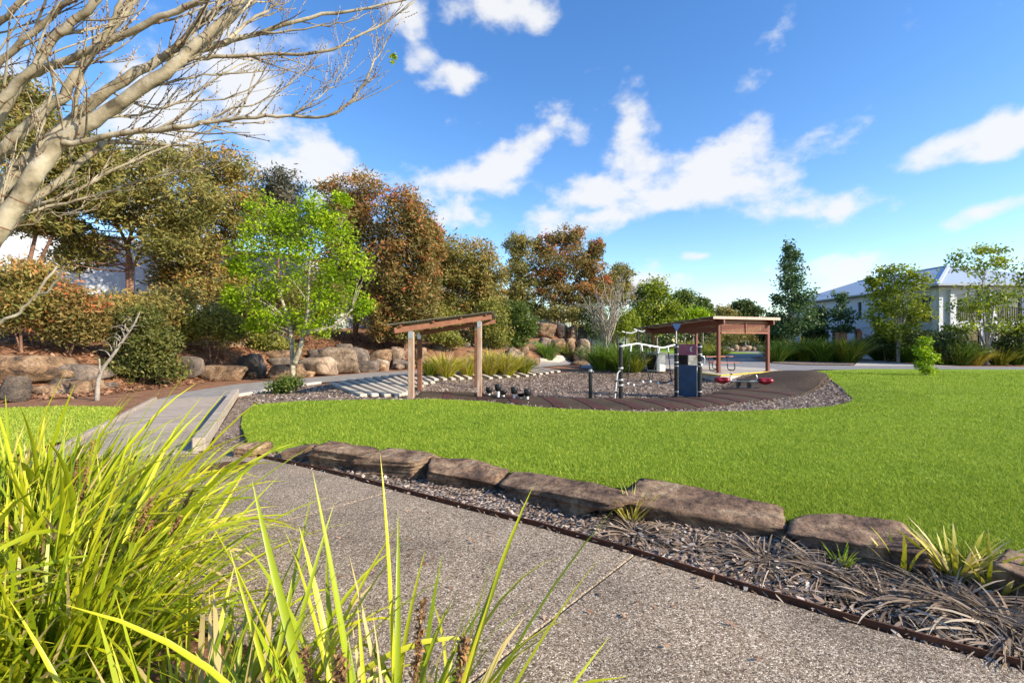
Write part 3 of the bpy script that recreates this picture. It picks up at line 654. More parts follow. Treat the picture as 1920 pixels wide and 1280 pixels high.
# fan of pale sleepers laid across the path edge
slp = bpy.data.objects.new('sleeper_path', None); COL.objects.link(slp); tag(slp, kind='structure')
fe = [G(*p) for p in ((622,721),(680,711),(740,706),(800,704.5),(860,703),(920,700),(975,696),(1010,692))]
ne = [G(*p) for p in ((690,748),(762,745),(785,729),(822,715),(880,712),(950,710),(1010,705),(1050,699))]
def lerp_list(q, t): s = t*(len(q)-1); i = min(int(s), len(q)-2); return q[i].lerp(q[i+1], s-i)
rs = random.Random(8)
for k in range(27):
    t = k/26; a = lerp_list(fe, t); b = lerp_list(ne, t); a = Vector(a).lerp(b, rs.uniform(0,.06)); b = Vector(b).lerp(a, rs.uniform(0,.10))
    a.z = h1(a.x,a.y)+.045; b.z = h1(b.x,b.y)+.045
    MB().bar(a, b, .2, .1, bev=.012).build('sleeper', 'sleeper', slp)
fe2, ne2 = [G(1003,676),G(1045,668)], [G(1048,679),G(1066,671)]
for k in range(7):
    a = lerp_list(fe2, k/6); b = lerp_list(ne2, k/6); a.z = h1(a.x,a.y)+.035; b.z = h1(b.x,b.y)+.035
    MB().bar(a, b, .2, .08, bev=.01).build('sleeper', 'sleeper', slp)

# ================================================================== BUILDINGS
# white two-storey house: side wall faces the park, hip roof
hz = 0.0; hb = (31.5, 34.5, 0); house = thing('house', hb, 'white two-storey house with pale blue grey hip metal roof', 'house')
x0, x1, y0, y1, ze = 31.5, 43.5, 34.6, 53.5, 5.6
EX, EY = .55, .55
def wall_with_holes(axis, at, lo, hi, z0, z1, holes, thick, parent, name='wall', mat='wall'):
    """a wall split into boxes round its openings; holes = (a0,a1,b0,b1)"""
    mb = MB(); cuts = sorted({lo, hi, *[v for h_ in holes for v in h_[:2]]}); zc = sorted({z0, z1, *[v for h_ in holes for v in h_[2:4]]})
    for a, b in zip(cuts[:-1], cuts[1:]):
        runs = []
        for c, d in zip(zc[:-1], zc[1:]):
            if any(h_[0] <= a+1e-6 and h_[1] >= b-1e-6 and h_[2] <= c+1e-6 and h_[3] >= d-1e-6 for h_ in holes): continue
            if runs and abs(runs[-1][1]-c) < 1e-6: runs[-1][1] = d
            else: runs.append([c, d])
        for c, d in runs:
            if axis == 'x': mb.box((at+thick/2, (a+b)/2, (c+d)/2), (thick, b-a, d-c))
            else: mb.box(((a+b)/2, at+thick/2, (c+d)/2), (b-a, thick, d-c))
    return mb.build(name, mat, parent)
def Yat(px): return x0*F/(px-CX)
side_holes = [(42.2,43.2,0,2.45),(44.1,46.2,.5,2.45),(42.3,42.75,3.6,5.1),(48,49.2,3.4,4.9),(50,51.2,.8,2.2),(35.0,36.2,3.05,5.0),(35.0,36.2,.3,2.4),(37.4,38.8,3.4,4.9),(39.4,40.6,.7,2.3)]
wall_with_holes('x', x0, y0, y1, 0, ze, side_holes, .3, house)
front_holes = [(32.8,34.6,3.05,5.0),(32.8,34.6,.2,2.4),(35.8,37.6,3.05,5.0),(35.8,37.6,.2,2.4),(39,40.5,3.3,4.8),(39,40.5,.8,2.2)]
wall_with_holes('y', y0, x0+.301, x1, 0, ze, front_holes, .3, house)
MB().box((x1-.15,(y0+y1)/2+.3,ze/2),(.3,y1-y0-.61,ze)).build('wall', 'wall', house); MB().box(((x0+x1)/2,y1-.15,ze/2),(x1-x0-.62,.28,ze)).build('wall', 'wall', house)
for a, b, c, d in side_holes:
    w = MB().box((x0+.16,(a+b)/2,(c+d)/2),(.04,b-a,d-c)).build('door' if c == 0 else 'window', 'glass', house)
    if c > 0 and b-a > .8:
        f = MB(); f.box((x0+.12,(a+b)/2,(c+d)/2),(.05,.06,d-c-.02)); f.box((x0+.10,(a+b)/2,c+.03),(.1,b-a-.02,.05)); f.build('frame', 'trim', w)
for a, b, c, d in front_holes:
    w = MB().box(((a+b)/2,y0+.16,(c+d)/2),(b-a,.04,d-c)).build('window', 'glass', house)
    f = MB(); f.box(((a+b)/2,y0+.12,(c+d)/2),(.06,.05,d-c-.02)); f.box(((a+b)/2,y0+.10,c+.03),(b-a-.02,.1,.05)); f.build('frame', 'trim', w)
# arched heads over door and window
for a, b in ((42.2,43.2),(44.1,46.2)):
    n = 10; r = (b-a)/2; c = (a+b)/2; mb = MB(); pts = [(c-r*math.cos(math.pi*k/n), 2.45+.3*math.sin(math.pi*k/n)) for k in range(n+1)]
    V = [(x0-.012,p,q) for p, q in pts]; mb.add(V, [list(range(n+1))]); mb.build('arch_head', 'glass', house)
    mb = MB(); mb.tube([(x0-.01,p,q) for p, q in pts], .06, 6); mb.build('arch_trim', 'wall', house)
mb = MB()
mb.box((x0-.025,(y0+y1)/2,2.85),(.05,y1-y0,.16)); mb.build('string_course', 'wall', house)
for (a, b, z) in ((35.0,36.2,3.05),):
    for k in range(9): MB().box((x0-.03,a+.05+k*(b-a-.1)/8,z+.5),(.03,.03,.95)).build('baluster', 'black', house)
    MB().box((x0-.03,(a+b)/2,z+1.0),(.05,b-a,.05)).build('rail', 'black', house)
for a, b in ((32.8,34.6),(35.8,37.6)):
    for k in range(11): MB().box((a+.05+k*(b-a-.1)/10,y0-.03,3.55),(.03,.03,.95)).build('baluster', 'black', house)
    MB().box(((a+b)/2,y0-.03,4.05),(b-a,.05,.05)).build('rail', 'black', house)
for y in (34.9, 36.5): MB().box((x0-.09,y,ze/2-.12),(.18,.28,ze-.26)).build('pilaster', 'wall', house)
for x in (32.3, 35.2, 38.1): MB().box((x,y0-.09,ze/2-.12),(.28,.18,ze-.26)).build('pilaster', 'wall', house)
MB().tube([(x0-.1,36.9,.05),(x0-.1,36.9,5.45)], .05, 8).build('downpipe', 'trim', house)
X0, X1, Y0, Y1 = x0-EX, x1+EX, y0-EY, y1+EY; xr = (X0+X1)/2; ra, rb, zr = Y0+6.2, Y1-3.2, 8.05
mb = MB(); mb.add([(X0,Y0,ze+.12),(X1,Y0,ze+.12),(X1,Y1,ze+.12),(X0,Y1,ze+.12),(xr,ra,zr),(xr,rb,zr)], [[0,1,4],[1,2,5,4],[2,3,5],[3,0,4,5],[3,2,1,0]])
rf = mb.build('roof', 'houseroof', house)
mb = MB(); mb.bar((X0,Y0,ze+.16),(xr,ra,zr+.03),.22,.05); mb.build('hip_cap', 'wall', rf)
mb = MB(); mb.bar((xr,ra,zr+.03),(xr,rb,zr+.03),.22,.05); mb.build('ridge_cap', 'houseroof', rf)
mb = MB(); mb.box((X0-.06,(Y0+Y1)/2,ze+.06),(.12,Y1-Y0+.24,.14)); mb.box(((X0+X1)/2,Y0-.06,ze+.06),(X1-X0,.12,.14)); mb.build('gutter', 'trim', rf)
mb = MB(); t = Vector((xr,rb-4,zr)); mb.bar(t, t+Vector((0,0,1.1)), .04, .04); mb.bar(t+Vector((-.1,-1.1,1.0)), t+Vector((.1,1.3,1.05)), .03, .03)
for k in range(5): mb.bar(t+Vector((-.35,-.9+k*.45,1.02)), t+Vector((.35,-.9+k*.45,1.02)), .02, .02)
mb.build('aerial', 'steel', rf)
# brown roofed house at the right edge
b2 = (63, 57, 0); hs2 = thing('house', b2, 'house with brown tiled roof at the right edge behind trees', 'house')
MB().box((69,61,3.2),(11,8,6.4)).build('wall', 'wall', hs2)
MB().add([(62.6,56.4,6.4),(75.4,56.4,6.4),(75.4,65.6,6.4),(62.6,65.6,6.4),(66.5,61,9.4),(71.5,61,9.4)], [[0,1,5,4],[1,2,5],[2,3,4,5],[3,0,4],[3,2,1,0]]).build('roof', 'tile', hs2)
# long white building on top of the bank
A, B = Vector((-47,20,0)), Vector((-5.5,37.6,0)); d = (B-A).normalized(); nrm = Vector((d.y,-d.x,0)); wb = thing('white_building', (*A.lerp(B,.5)[:2], h1(*A.lerp(B,.5)[:2])), 'long white precast building on top of the bank behind trees', 'building')
NPAN = 9; L = (B-A).length
for k in range(NPAN):
    p, q = A.lerp(B, k/NPAN)+d*.012, A.lerp(B, (k+1)/NPAN)-d*.012; top = 8.8-.2*k
    mb = MB(); c = (p+q)/2-nrm*4; mb.box((c.x,c.y,top/2+.9),((q-p).length,8,top-1.8), rz=math.atan2(d.y,d.x)); mb.build('wall_panel', 'bigwall', wb)
    mb = MB(); mb.bar(Vector((*p[:2],top+.06))+nrm*.05, Vector((*q[:2],top+.06))+nrm*.05, .2, .12); mb.build('capping', 'trim', wb)
# ribbed steel fence along the top of the bank
fa, fb = Vector((-2.6,47.5,0)), Vector((13,52,0)); fd = (fb-fa).normalized(); fn = Vector((fd.y,-fd.x,0)); fen = thing('steel_fence', (*fa[:2],h1(*fa[:2])), 'grey green ribbed steel fence on top of the bank', 'fence'); NPN = 7
for k in range(NPN):
    p, q = fa.lerp(fb, k/NPN), fa.lerp(fb, (k+1)/NPN); z0 = min(h1(*p[:2]), h1(*q[:2]))-.1; z1 = z0+2.6; V = []; Fc = []; n = 30
    for i in range(n+1):
        c = p.lerp(q, .01+.98*i/n)+fn*(.035 if i % 4 < 2 else 0); V += [(c.x,c.y,z0),(c.x,c.y,z1)]
    for i in range(n): Fc.append([2*i,2*i+2,2*i+3,2*i+1])
    mk('fence_panel', V, Fc, 'fence', fen); MB().box((p.x,p.y,(z0+z1)/2),(.08,.08,z1-z0+.05)).build('post', 'fence', fen); MB().bar(Vector((*p[:2],z1+.03)), Vector((*q[:2],z1+.03)), .07, .06).build('rail', 'fence', fen)

# ================================================================== PLAYGROUND
def zpx(py, Y): return CAMZ+(CY-py)*Y/F
# small timber shelter
A = G(771,747); B = G(787,732); C = G(899,747); Dp = Vector((B.x+(C.x-A.x)+.10, B.y+(C.y-A.y), 0)); Dp.z = h1(Dp.x,Dp.y)
ks = thing('small_shelter', ((A+Dp)/2).to_tuple(), 'small timber play shelter with sloping corrugated roof and weathered posts', 'shelter')
zl, zr_ = zpx(622, A.y), zpx(603, C.y)
for p, z in ((A,zl),(B,zl),(C,zr_),(Dp,zr_)):
    o = MB().box((p.x,p.y,(p.z-.1+z)/2),(.155,.155,z-p.z+.1),bev=.012).build('post', 'post' if p in (A,C) else 'beam', ks)
    MB().box((p.x,p.y-.082,z-.08),(.13,.012,.2)).build('bracket', 'steel', o)
sl_ = (zr_-zl)/(C.x-A.x)
def rpt(p, x, up): return Vector((x, p.y+(x-A.x)*(C.y-A.y)/(C.x-A.x), zl+(x-A.x)*sl_+up))
for p in (A, B):
    pp = Vector((A.x, p.y, 0)); MB().bar(rpt(pp, A.x-.36, .10), rpt(pp, C.x+.36, .10), .06, .15, bev=.006).build('beam', 'beam', ks)
for k in range(4):
    x = A.x-.2+k*(C.x-A.x+.4)/3; a = rpt(A, x, .2); b = rpt(Vector((A.x,B.y,0)), x, .2); MB().bar(a+Vector((0,-.2,0)), b+Vector((0,.3,0)), .05, .07).build('purlin', 'beam', ks)
NX = 5
for j in range(NX):
    xa = A.x-.42+j*(C.x-A.x+.84)/NX; xb = xa+(C.x-A.x+.84)/NX-.004; V = []; Fc = []; n = 14
    for i in range(n+1):
        x = xa+(xb-xa)*i/n; z = .262+.012*math.cos(i*math.pi)
        a = rpt(A, x, z); b = rpt(Vector((A.x,B.y,0)), x, z); a.y -= .35; b.y += .45
        V += [a, b, a+Vector((0,0,-.012)), b+Vector((0,0,-.012))]
    for i in range(n):
        q = 4*i; Fc += [[q,q+4,q+5,q+1],[q+2,q+3,q+7,q+6],[q,q+2,q+6,q+4],[q+1,q+5,q+7,q+3]]
    mk('roof_sheet', V, Fc, 'roofmetal', ks)
# stepping pods
pod_lab = ['black stepping pod on white stem, nearest the small shelter','tallest black stepping pod, second from the small shelter','low black stepping pod tucked behind the tallest one','tall black stepping pod in the middle of the row','lowest black stepping pod almost touching the rubber','black stepping pod at the right end of the row']
for (px, yb, yt), lb in zip(((917,744,726),(934,748,720),(944,747,731),(964,751,725),(977,751,737),(989,752,729)), pod_lab):
    p = G(px, yb); p.z = float(max(p.z, rub_h(np.array([p.x]), np.array([p.y]))[0] if inside(RUB, np.array([p.x]), np.array([p.y]))[0] else p.z)); zt = zpx(yt, p.y)
    t = thing('stepping_pod', p, lb, 'stepping pod', 'stepping pods beside the small shelter')
    hcap = .225; cupb = max(zt-hcap, p.z+.05)
    MB().lathe((p.x,p.y,p.z-.08), [(.042,0),(.042,cupb-p.z+.10)], 14).build('stem', 'white', t, smooth_=False)
    MB().lathe((p.x,p.y,cupb), [(.055,0),(.09,.02),(.112,.10),(.116,zt-cupb-.03),(.105,zt-cupb-.005),(.06,zt-cupb)], 18).build('cup', 'black', t, smooth_=True)
# climbing frame: posts, zigzag rail, ropes, play panel
def on(px, py):
    p = G(px, py); x, y = np.array([p.x]), np.array([p.y])
    if inside(RUB, x, y)[0]: p.z = float(rub_h(x, y)[0])
    return p
b1 = on(1107,748); bo = thing('bollard', b1, 'short black bollard post standing alone left of the climbing frame', 'bollard')
zt = zpx(694, b1.y); MB().lathe((b1.x,b1.y,b1.z-.1), [(.06,0),(.06,zt-b1.z+.06)], 16).build('post', 'black', bo, smooth_=False); MB().lathe((b1.x,b1.y,zt-.04), [(.066,0),(.066,.05),(.045,.075)], 16).build('cap', 'steel', bo)
MB().lathe((b1.x+.085,b1.y,zt-.06), [(.02,0),(.03,.01),(.03,.03)], 10).build('bolt', 'steel', bo)
q0 = on(1164,750); cf = thing('climbing_frame', q0, 'black climbing frame post with white zigzag rail and hanging rope net', 'climbing frame')
zt = zpx(645, q0.y)
ep = on(1268,743); ep2 = on(1312,749)
MB().lathe((q0.x,q0.y,q0.z-.1), [(.065,0),(.065,zt-q0.z+.1)], 16).build('post', 'black', cf)
MB().lathe((q0.x,q0.y,zt), [(.07,-.02),(.07,.02),(.05,.045)], 16).build('cap', 'black', cf)
for py in (649, 690, 712, 722): MB().lathe((q0.x,q0.y,zpx(py,q0.y)-.03), [(.075,0),(.082,.015),(.082,.045),(.075,.06)], 16).build('clamp', 'steel', cf)
def cfp(px, py):
    f = (px-1164)/(1268-1164); Yq = q0.y+(ep.y-q0.y)*f; return P(px, py, Yq)
rail = [cfp(*p) for p in ((1168,648),(1195,644),(1243,652),(1266,646))]
MB().tube(rail, .026, 10).build('zigzag_rail', 'white', cf, smooth_=False)
ropes = [((1183,648),(1177,718)),((1202,648),(1219,715)),((1236,653),(1221,715)),((1252,650),(1259,716)),((1218,650),(1218,664))]
for a, b in ropes:
    pa, pb = cfp(*a), cfp(*b); MB().tube([pa, pa.lerp(pb,.5), pb], .016, 6).build('rope', 'rope', cf); MB().tube([pa+Vector((0,0,.02)), pa.lerp(pb, .15)], [.035,.022], 8).build('rope_collar', 'white', cf)
foot = [cfp(*p) for p in ((1167,716),(1177,718),(1200,724),(1219,716),(1240,719),(1259,713),(1266,709))]
MB().tube(spline(foot, 4), .02, 6).build('foot_rope', 'rope', cf)
foot2 = [cfp(*p)+Vector((0,.35,0)) for p in ((1167,714),(1190,716),(1221,715),(1250,718),(1266,714))]; MB().tube(spline(foot2, 4), .018, 6).build('foot_rope', 'rope', cf)
for a in ((1177,719),(1219,715),(1205,716),(1234,718),(1188,722),(1258,718)):
    p = cfp(*a); V, Fc = ico(2); mk('rope_joint', V*.045+np.array(p), Fc, 'white', cf, smooth_=True)
lad = [P(*p, q0.y-.12) for p in ((1163,694),(1158,700),(1156,715),(1154,735),(1153,757))]; lad[-1].z = max(lad[-1].z, on(1153,757).z)
MB().tube(spline(lad, 4), .02, 8).build('climbing_pole', 'white', cf)
for py in (714, 735): MB().lathe(P(1155,py,q0.y-.12)-Vector((0,0,.03)), [(.02,0),(.05,.015),(.05,.045),(.02,.06)], 12).build('foot_peg', 'black', cf)
pp = thing('play_panel', ep, 'navy and purple play panel between two black posts with blue flag', 'play panel')
zt1, zt2 = zpx(645, ep.y), zpx(645, ep2.y)
for p, z in ((ep,zt1),(ep2,zt2)):
    o = MB().lathe((p.x,p.y,p.z-.1), [(.068,0),(.068,z-p.z+.1),(.05,z-p.z+.13)], 16).build('post', 'black', pp)
    for py in (650, 664, 679, 686, 734): MB().lathe((p.x,p.y,zpx(py,p.y)-.02), [(.072,0),(.078,.01),(.078,.03),(.072,.04)], 16).build('clamp', 'steel', o)
pd = (ep2-ep); pd.z = 0; pn = Vector((pd.y,-pd.x,0)).normalized()
def panel(ya, yb, name, mat, holes=None):
    a = ep+pd*.12; b = ep+pd*.88; a2 = P(0,ya,ep.y).z; b2 = P(0,yb,ep.y).z
    V = []
    for o_ in (pn*.015, -pn*.015):
        for p, z in ((a,a2),(b,a2),(b,b2),(a,b2)): V.append((p.x+o_.x, p.y+o_.y, z))
    return MB().add(V, [[0,1,2,3],[7,6,5,4],[0,4,5,1],[1,5,6,2],[2,6,7,3],[3,7,4,0]]).build(name, mat, pp)
top = panel(665, 645, 'top_panel', 'purple'); low = panel(741, 683, 'lower_panel', 'navy')
mz = P(0,654,ep.y).z; mc = ep+pd*.70+pn*.024; mb = MB(); V = []; n = 14          # crescent cut-out
for k in range(n+1):
    a = -1.9+3.8*k/n; V.append(mc+pd.normalized()*(math.cos(a+math.pi)*.085)+Vector((0,0,mz-mc.z+math.sin(a)*.085)))
for k in range(n, -1, -1):
    a = -1.9+3.8*k/n; V.append(mc+pd.normalized()*(math.cos(a+math.pi)*.045+.03)+Vector((0,0,mz-mc.z+math.sin(a)*.068)))
mk('crescent', V, [list(range(len(V)))], 'cream', top)
fl0 = Vector((ep.x+.0,ep.y,zt1)); zf = zpx(607, ep.y)
MB().tube([fl0, (ep.x,ep.y,zf)], .022, 8).build('flag_pole', 'steel', pp)
fz = [zpx(607,ep.y), zpx(612,ep.y), zpx(621,ep.y)]; V = []
for o_ in (-.02,.02): V += [(ep.x-.14,ep.y-.03+o_,fz[0]),(ep.x+.14,ep.y-.03+o_,fz[0]),(ep.x+.11,ep.y-.03+o_,fz[1]),(ep.x,ep.y-.03+o_,fz[2]),(ep.x-.11,ep.y-.03+o_,fz[1])]
MB().add(V, [[0,1,2,3,4],[9,8,7,6,5]]+[[k,(k+1)%5,5+(k+1)%5,5+k][::-1] for k in range(5)]).build('flag', 'blue', pp)
hd = [P(*p, ep2.y-.1) for p in ((1314,667),(1320,669),(1321,678),(1318,684),(1314,682))]; MB().tube(spline(hd,4), .018, 8).build('grab_handle', 'steel', pp)
# spring see-saw
sc_ = on(1394,731); ss = thing('spring_seesaw', sc_, 'two-seat spring rocker with red seats and twin coil springs', 'spring rocker')
zs = zpx(714, sc_.y); ax = Vector((.97,-.25,0)).normalized(); ay = Vector((-ax.y, ax.x, 0))
for s_ in (-.17,.2):
    c = sc_+ax*s_; hs_ = zs-.04-c.z; pts = [c+Vector((.075*math.cos(t*2*math.pi*5), .075*math.sin(t*2*math.pi*5), t*hs_)) for t in np.linspace(0,1,80)]
    MB().tube(pts, .016, 6).build('spring', 'black', ss)
MB().box((sc_.x,sc_.y,sc_.z+.01),(.8,.4,.03),rz=math.atan2(ax.y,ax.x)).build('base_plate', 'black', ss)
c = sc_.copy(); c.z = zs
MB().bar(c-ax*.55, c+ax*.55, .16, .05, bev=.01).build('beam', 'steel', ss); MB().bar(c-ax*.22+Vector((0,0,.04)), c+ax*.22+Vector((0,0,.04)), .34, .03, bev=.01).build('deck', 'black', ss)
for s_ in (-1, 1):
    e = c+ax*s_*.75+Vector((0,0,.03)); V, Fc = ico(3); W2 = V.copy(); u = W2[:,0]
    wy = .15*(1-.35*np.exp(-(u/.35)**2)); W2 = np.stack([W2[:,0]*.30, W2[:,1]*wy*1.3, W2[:,2]*.13-.025*np.exp(-(u/.4)**2)], 1)
    rot = np.array([[ax.x,ay.x,0],[ax.y,ay.y,0],[0,0,1]]); mk('seat', W2@rot.T+np.array(e), Fc, 'red', ss, smooth_=True)
    hb_ = c+ax*s_*.44; MB().tube(spline([hb_+Vector((0,0,.02)), hb_+ax*s_*.03+Vector((0,0,.14)), hb_-ax*s_*.02+Vector((0,0,.26))],4), .02, 8).build('handle_stem', 'steel', ss)
    MB().tube([hb_-ay*.2+Vector((0,0,.26)), hb_+ay*.2+Vector((0,0,.26))], .02, 8).build('handlebar', 'black', ss)
    MB().tube([hb_-ay*.2+Vector((0,0,-.04)), hb_+ay*.2+Vector((0,0,-.04))], .018, 8).build('foot_rest', 'black', ss)
# distant black poles with white rails
pl = thing('pole_frame', G(1196,676), 'far climbing frame of thin black poles with white rail behind the bare tree', 'climbing frame'); PT = []
for px, yt in ((1158,622),(1173,622),(1196,618),(1212,617)):
    p = G(px, 676); z = zpx(yt, p.y); MB().tube([(p.x,p.y,p.z-.05),(p.x,p.y,z)], .055, 8).build('pole', 'black', pl); PT.append(Vector((p.x,p.y,z-.06)))
for a, b in zip(PT[1:-1], PT[2:]): MB().tube([a-Vector((.3,0,-.1)), a, a.lerp(b,.5)-Vector((0,0,.13)), b], .045, 8).build('rail', 'white', pl)

# ================================================================== PICNIC SHELTER
u = Vector((.94,.34,0)).normalized(); v = Vector((-.34,.94,0)).normalized(); O = Vector((10.0,22.73,0))
SW, SD = 3.15, 5.1
def sp(a, b, z=0): q = O+u*a+v*b; return Vector((q.x,q.y,z))
slab = thing('picnic_slab', sp(SW/2,SD/2), 'raised pale concrete slab with yellow edge under the picnic shelter', 'slab')
c4 = [Vector(p) for p in ((9.2,20.75,0),(13.75,23.95,0),(14.6,26.2,0),(12.2,31,0),(7.2,29.6,0),(8.75,23.6,0))]
MB().prism([tuple(p[:2]) for p in c4], -.55, .03).build('slab_body', 'slabc', slab)
for a, b in ((c4[0], c4[1]), (c4[0]+Vector((-.01,.06,0)), c4[5])):
    dd = (b-a).normalized(); MB().bar(a+Vector((0,0,.05))+dd*.0, b+Vector((0,0,.05)), .09, .05, bev=.006).build('edge_strip', 'yellow', slab)
ps = thing('picnic_shelter', sp(SW/2,SD/2,.03), 'maroon steel picnic shelter with slatted gable screen and skillion roof', 'shelter')
def roofz(b): return 2.58-.062*b
for a, b in ((0,0),(SW,0),(0,SD),(SW,SD)):
    p = sp(a,b); z = roofz(b)-.02; o = MB().box((p.x,p.y,(.03+z)/2),(.15,.15,z-.03),rz=math.atan2(u.y,u.x),bev=.01).build('post', 'maroon', ps)
    MB().box((p.x,p.y,.045),(.26,.26,.025),rz=math.atan2(u.y,u.x)).build('base_plate', 'maroon', o)
for a in (0, SW): MB().bar(sp(a,-.38,roofz(-.38)-.09), sp(a,SD+.7,roofz(SD+.7)-.09), .09, .26, bev=.008).build('rafter', 'maroon', ps)
for b in (0, SD): MB().bar(sp(-.5,b,roofz(b)+.0), sp(SW+.3,b,roofz(b)+.0), .08, .14).build('cross_beam', 'maroon', ps)
for k in range(7):
    b = -.33+k*(SD+.93)/6; MB().bar(sp(-.62,b,roofz(b)+.09), sp(SW+.33,b,roofz(b)+.09), .06, .05).build('purlin', 'fascia', ps)
NS = 5
for j in range(NS):
    a0 = -.7+j*(SW+1.08)/NS; a1 = a0+(SW+1.08)/NS-.006; V = []; Fc = []; n = 10
    for i in range(n+1):
        a = a0+(a1-a0)*i/n; z = .135+(.02 if i % 2 else 0)
        V += [sp(a,-.42,roofz(-.42)+z), sp(a,SD+.85,roofz(SD+.85)+z), sp(a,-.42,roofz(-.42)+z-.012), sp(a,SD+.85,roofz(SD+.85)+z-.012)]
    for i in range(n):
        q = 4*i; Fc += [[q,q+4,q+5,q+1],[q+2,q+3,q+7,q+6],[q,q+2,q+6,q+4],[q+1,q+5,q+7,q+3]]
    mk('roof_sheet', V, Fc, 'roofmetal', ps)
MB().bar(sp(-.7,-.40,roofz(-.40)+.075), sp(SW+.38,-.40,roofz(-.40)+.075), .04, .13).build('fascia', 'fascia', ps)
for k in range(9):
    z = 2.0+k*.056; MB().bar(sp(.08,-.09,z), sp(SW-.08,-.09,z), .03, .027).build('slat', 'maroon_slat', ps)
MB().bar(sp(SW/2,-.13,1.97), sp(SW/2,-.13,2.49), .05, .03, up=u).build('screen_mullion', 'maroon_slat', ps)
for z in (1.96,2.50): MB().bar(sp(.08,-.09,z), sp(SW-.08,-.09,z), .06, .05).build('screen_rail', 'maroon_slat', ps)
for k in range(9):
    z = 2.0+k*.05; MB().bar(sp(-.02,.08,z), sp(-.02,SD-.08,z-.25*k/8), .02, .038).build('side_slat', 'maroon', ps)
# picnic table
tb = sp(1.35,1.7,.03); pt = thing('picnic_table', tb, 'picnic table with terracotta slat top and benches on black tube legs', 'picnic table')
def tp(a, b, z): q = tb+u*a+v*b; return Vector((q.x,q.y,z))
for k in range(4): MB().bar(tp(-.9,-.29+k*.195,.76), tp(.9,-.29+k*.195,.76), .18, .045, bev=.006).build('table_slat', 'tabletop', pt)
for s_ in (-1, 1):
    for k in range(2): MB().bar(tp(-.9,s_*.72+(k-.5)*.16,.46), tp(.9,s_*.72+(k-.5)*.16,.46), .145, .04, bev=.006).build('bench_slat', 'tabletop', pt)
for a in (-.6,.6):
    for s_ in (-1,1):
        MB().tube(spline([tp(a,s_*.25,.735), tp(a,s_*.28,.35), tp(a,s_*.33,.09), tp(a,s_*.5,.06), tp(a,s_*.70,.07), tp(a,s_*.78,.2), tp(a,s_*.74,.43)],4), .025, 8).build('leg', 'black', pt)
# barbecues
def bbq(px, pyb, w, dpt, hh, label, rz):
    p = G(px, pyb); t = thing('barbecue', p, label, 'barbecue'); c, s_ = math.cos(rz), math.sin(rz)
    MB().box((p.x,p.y,p.z+hh/2-.02),(w,dpt,hh-.1),rz=rz,bev=.01).build('cabinet', 'cream', t)
    q = Vector((-c,-s_,0))*(w/2+.006); MB().box((p.x+q.x,p.y+q.y,p.z+hh/2),(.012,dpt-.1,hh-.2),rz=rz).build('end_door', 'black', t)
    q = Vector((s_,-c,0))*(dpt/2+.006); MB().box((p.x+q.x,p.y+q.y,p.z+hh/2),(w-.16,.012,hh-.25),rz=rz).build('front_door', 'stainless', t)
    MB().box((p.x,p.y,p.z+hh),(w+.12,dpt+.12,.05),rz=rz,bev=.01).build('bench_top', 'stainless', t); MB().box((p.x,p.y,p.z+hh+.04),(w*.5,dpt*.55,.03),rz=rz).build('hotplate', 'steel', t)
bbq(1230, 696.5, .62, .7, .98, 'black and steel barbecue cabinet left of the picnic shelter', .55)
bbq(1291, 694.5, .85, .75, .98, 'cream barbecue cabinet behind the navy and purple panel', .5)

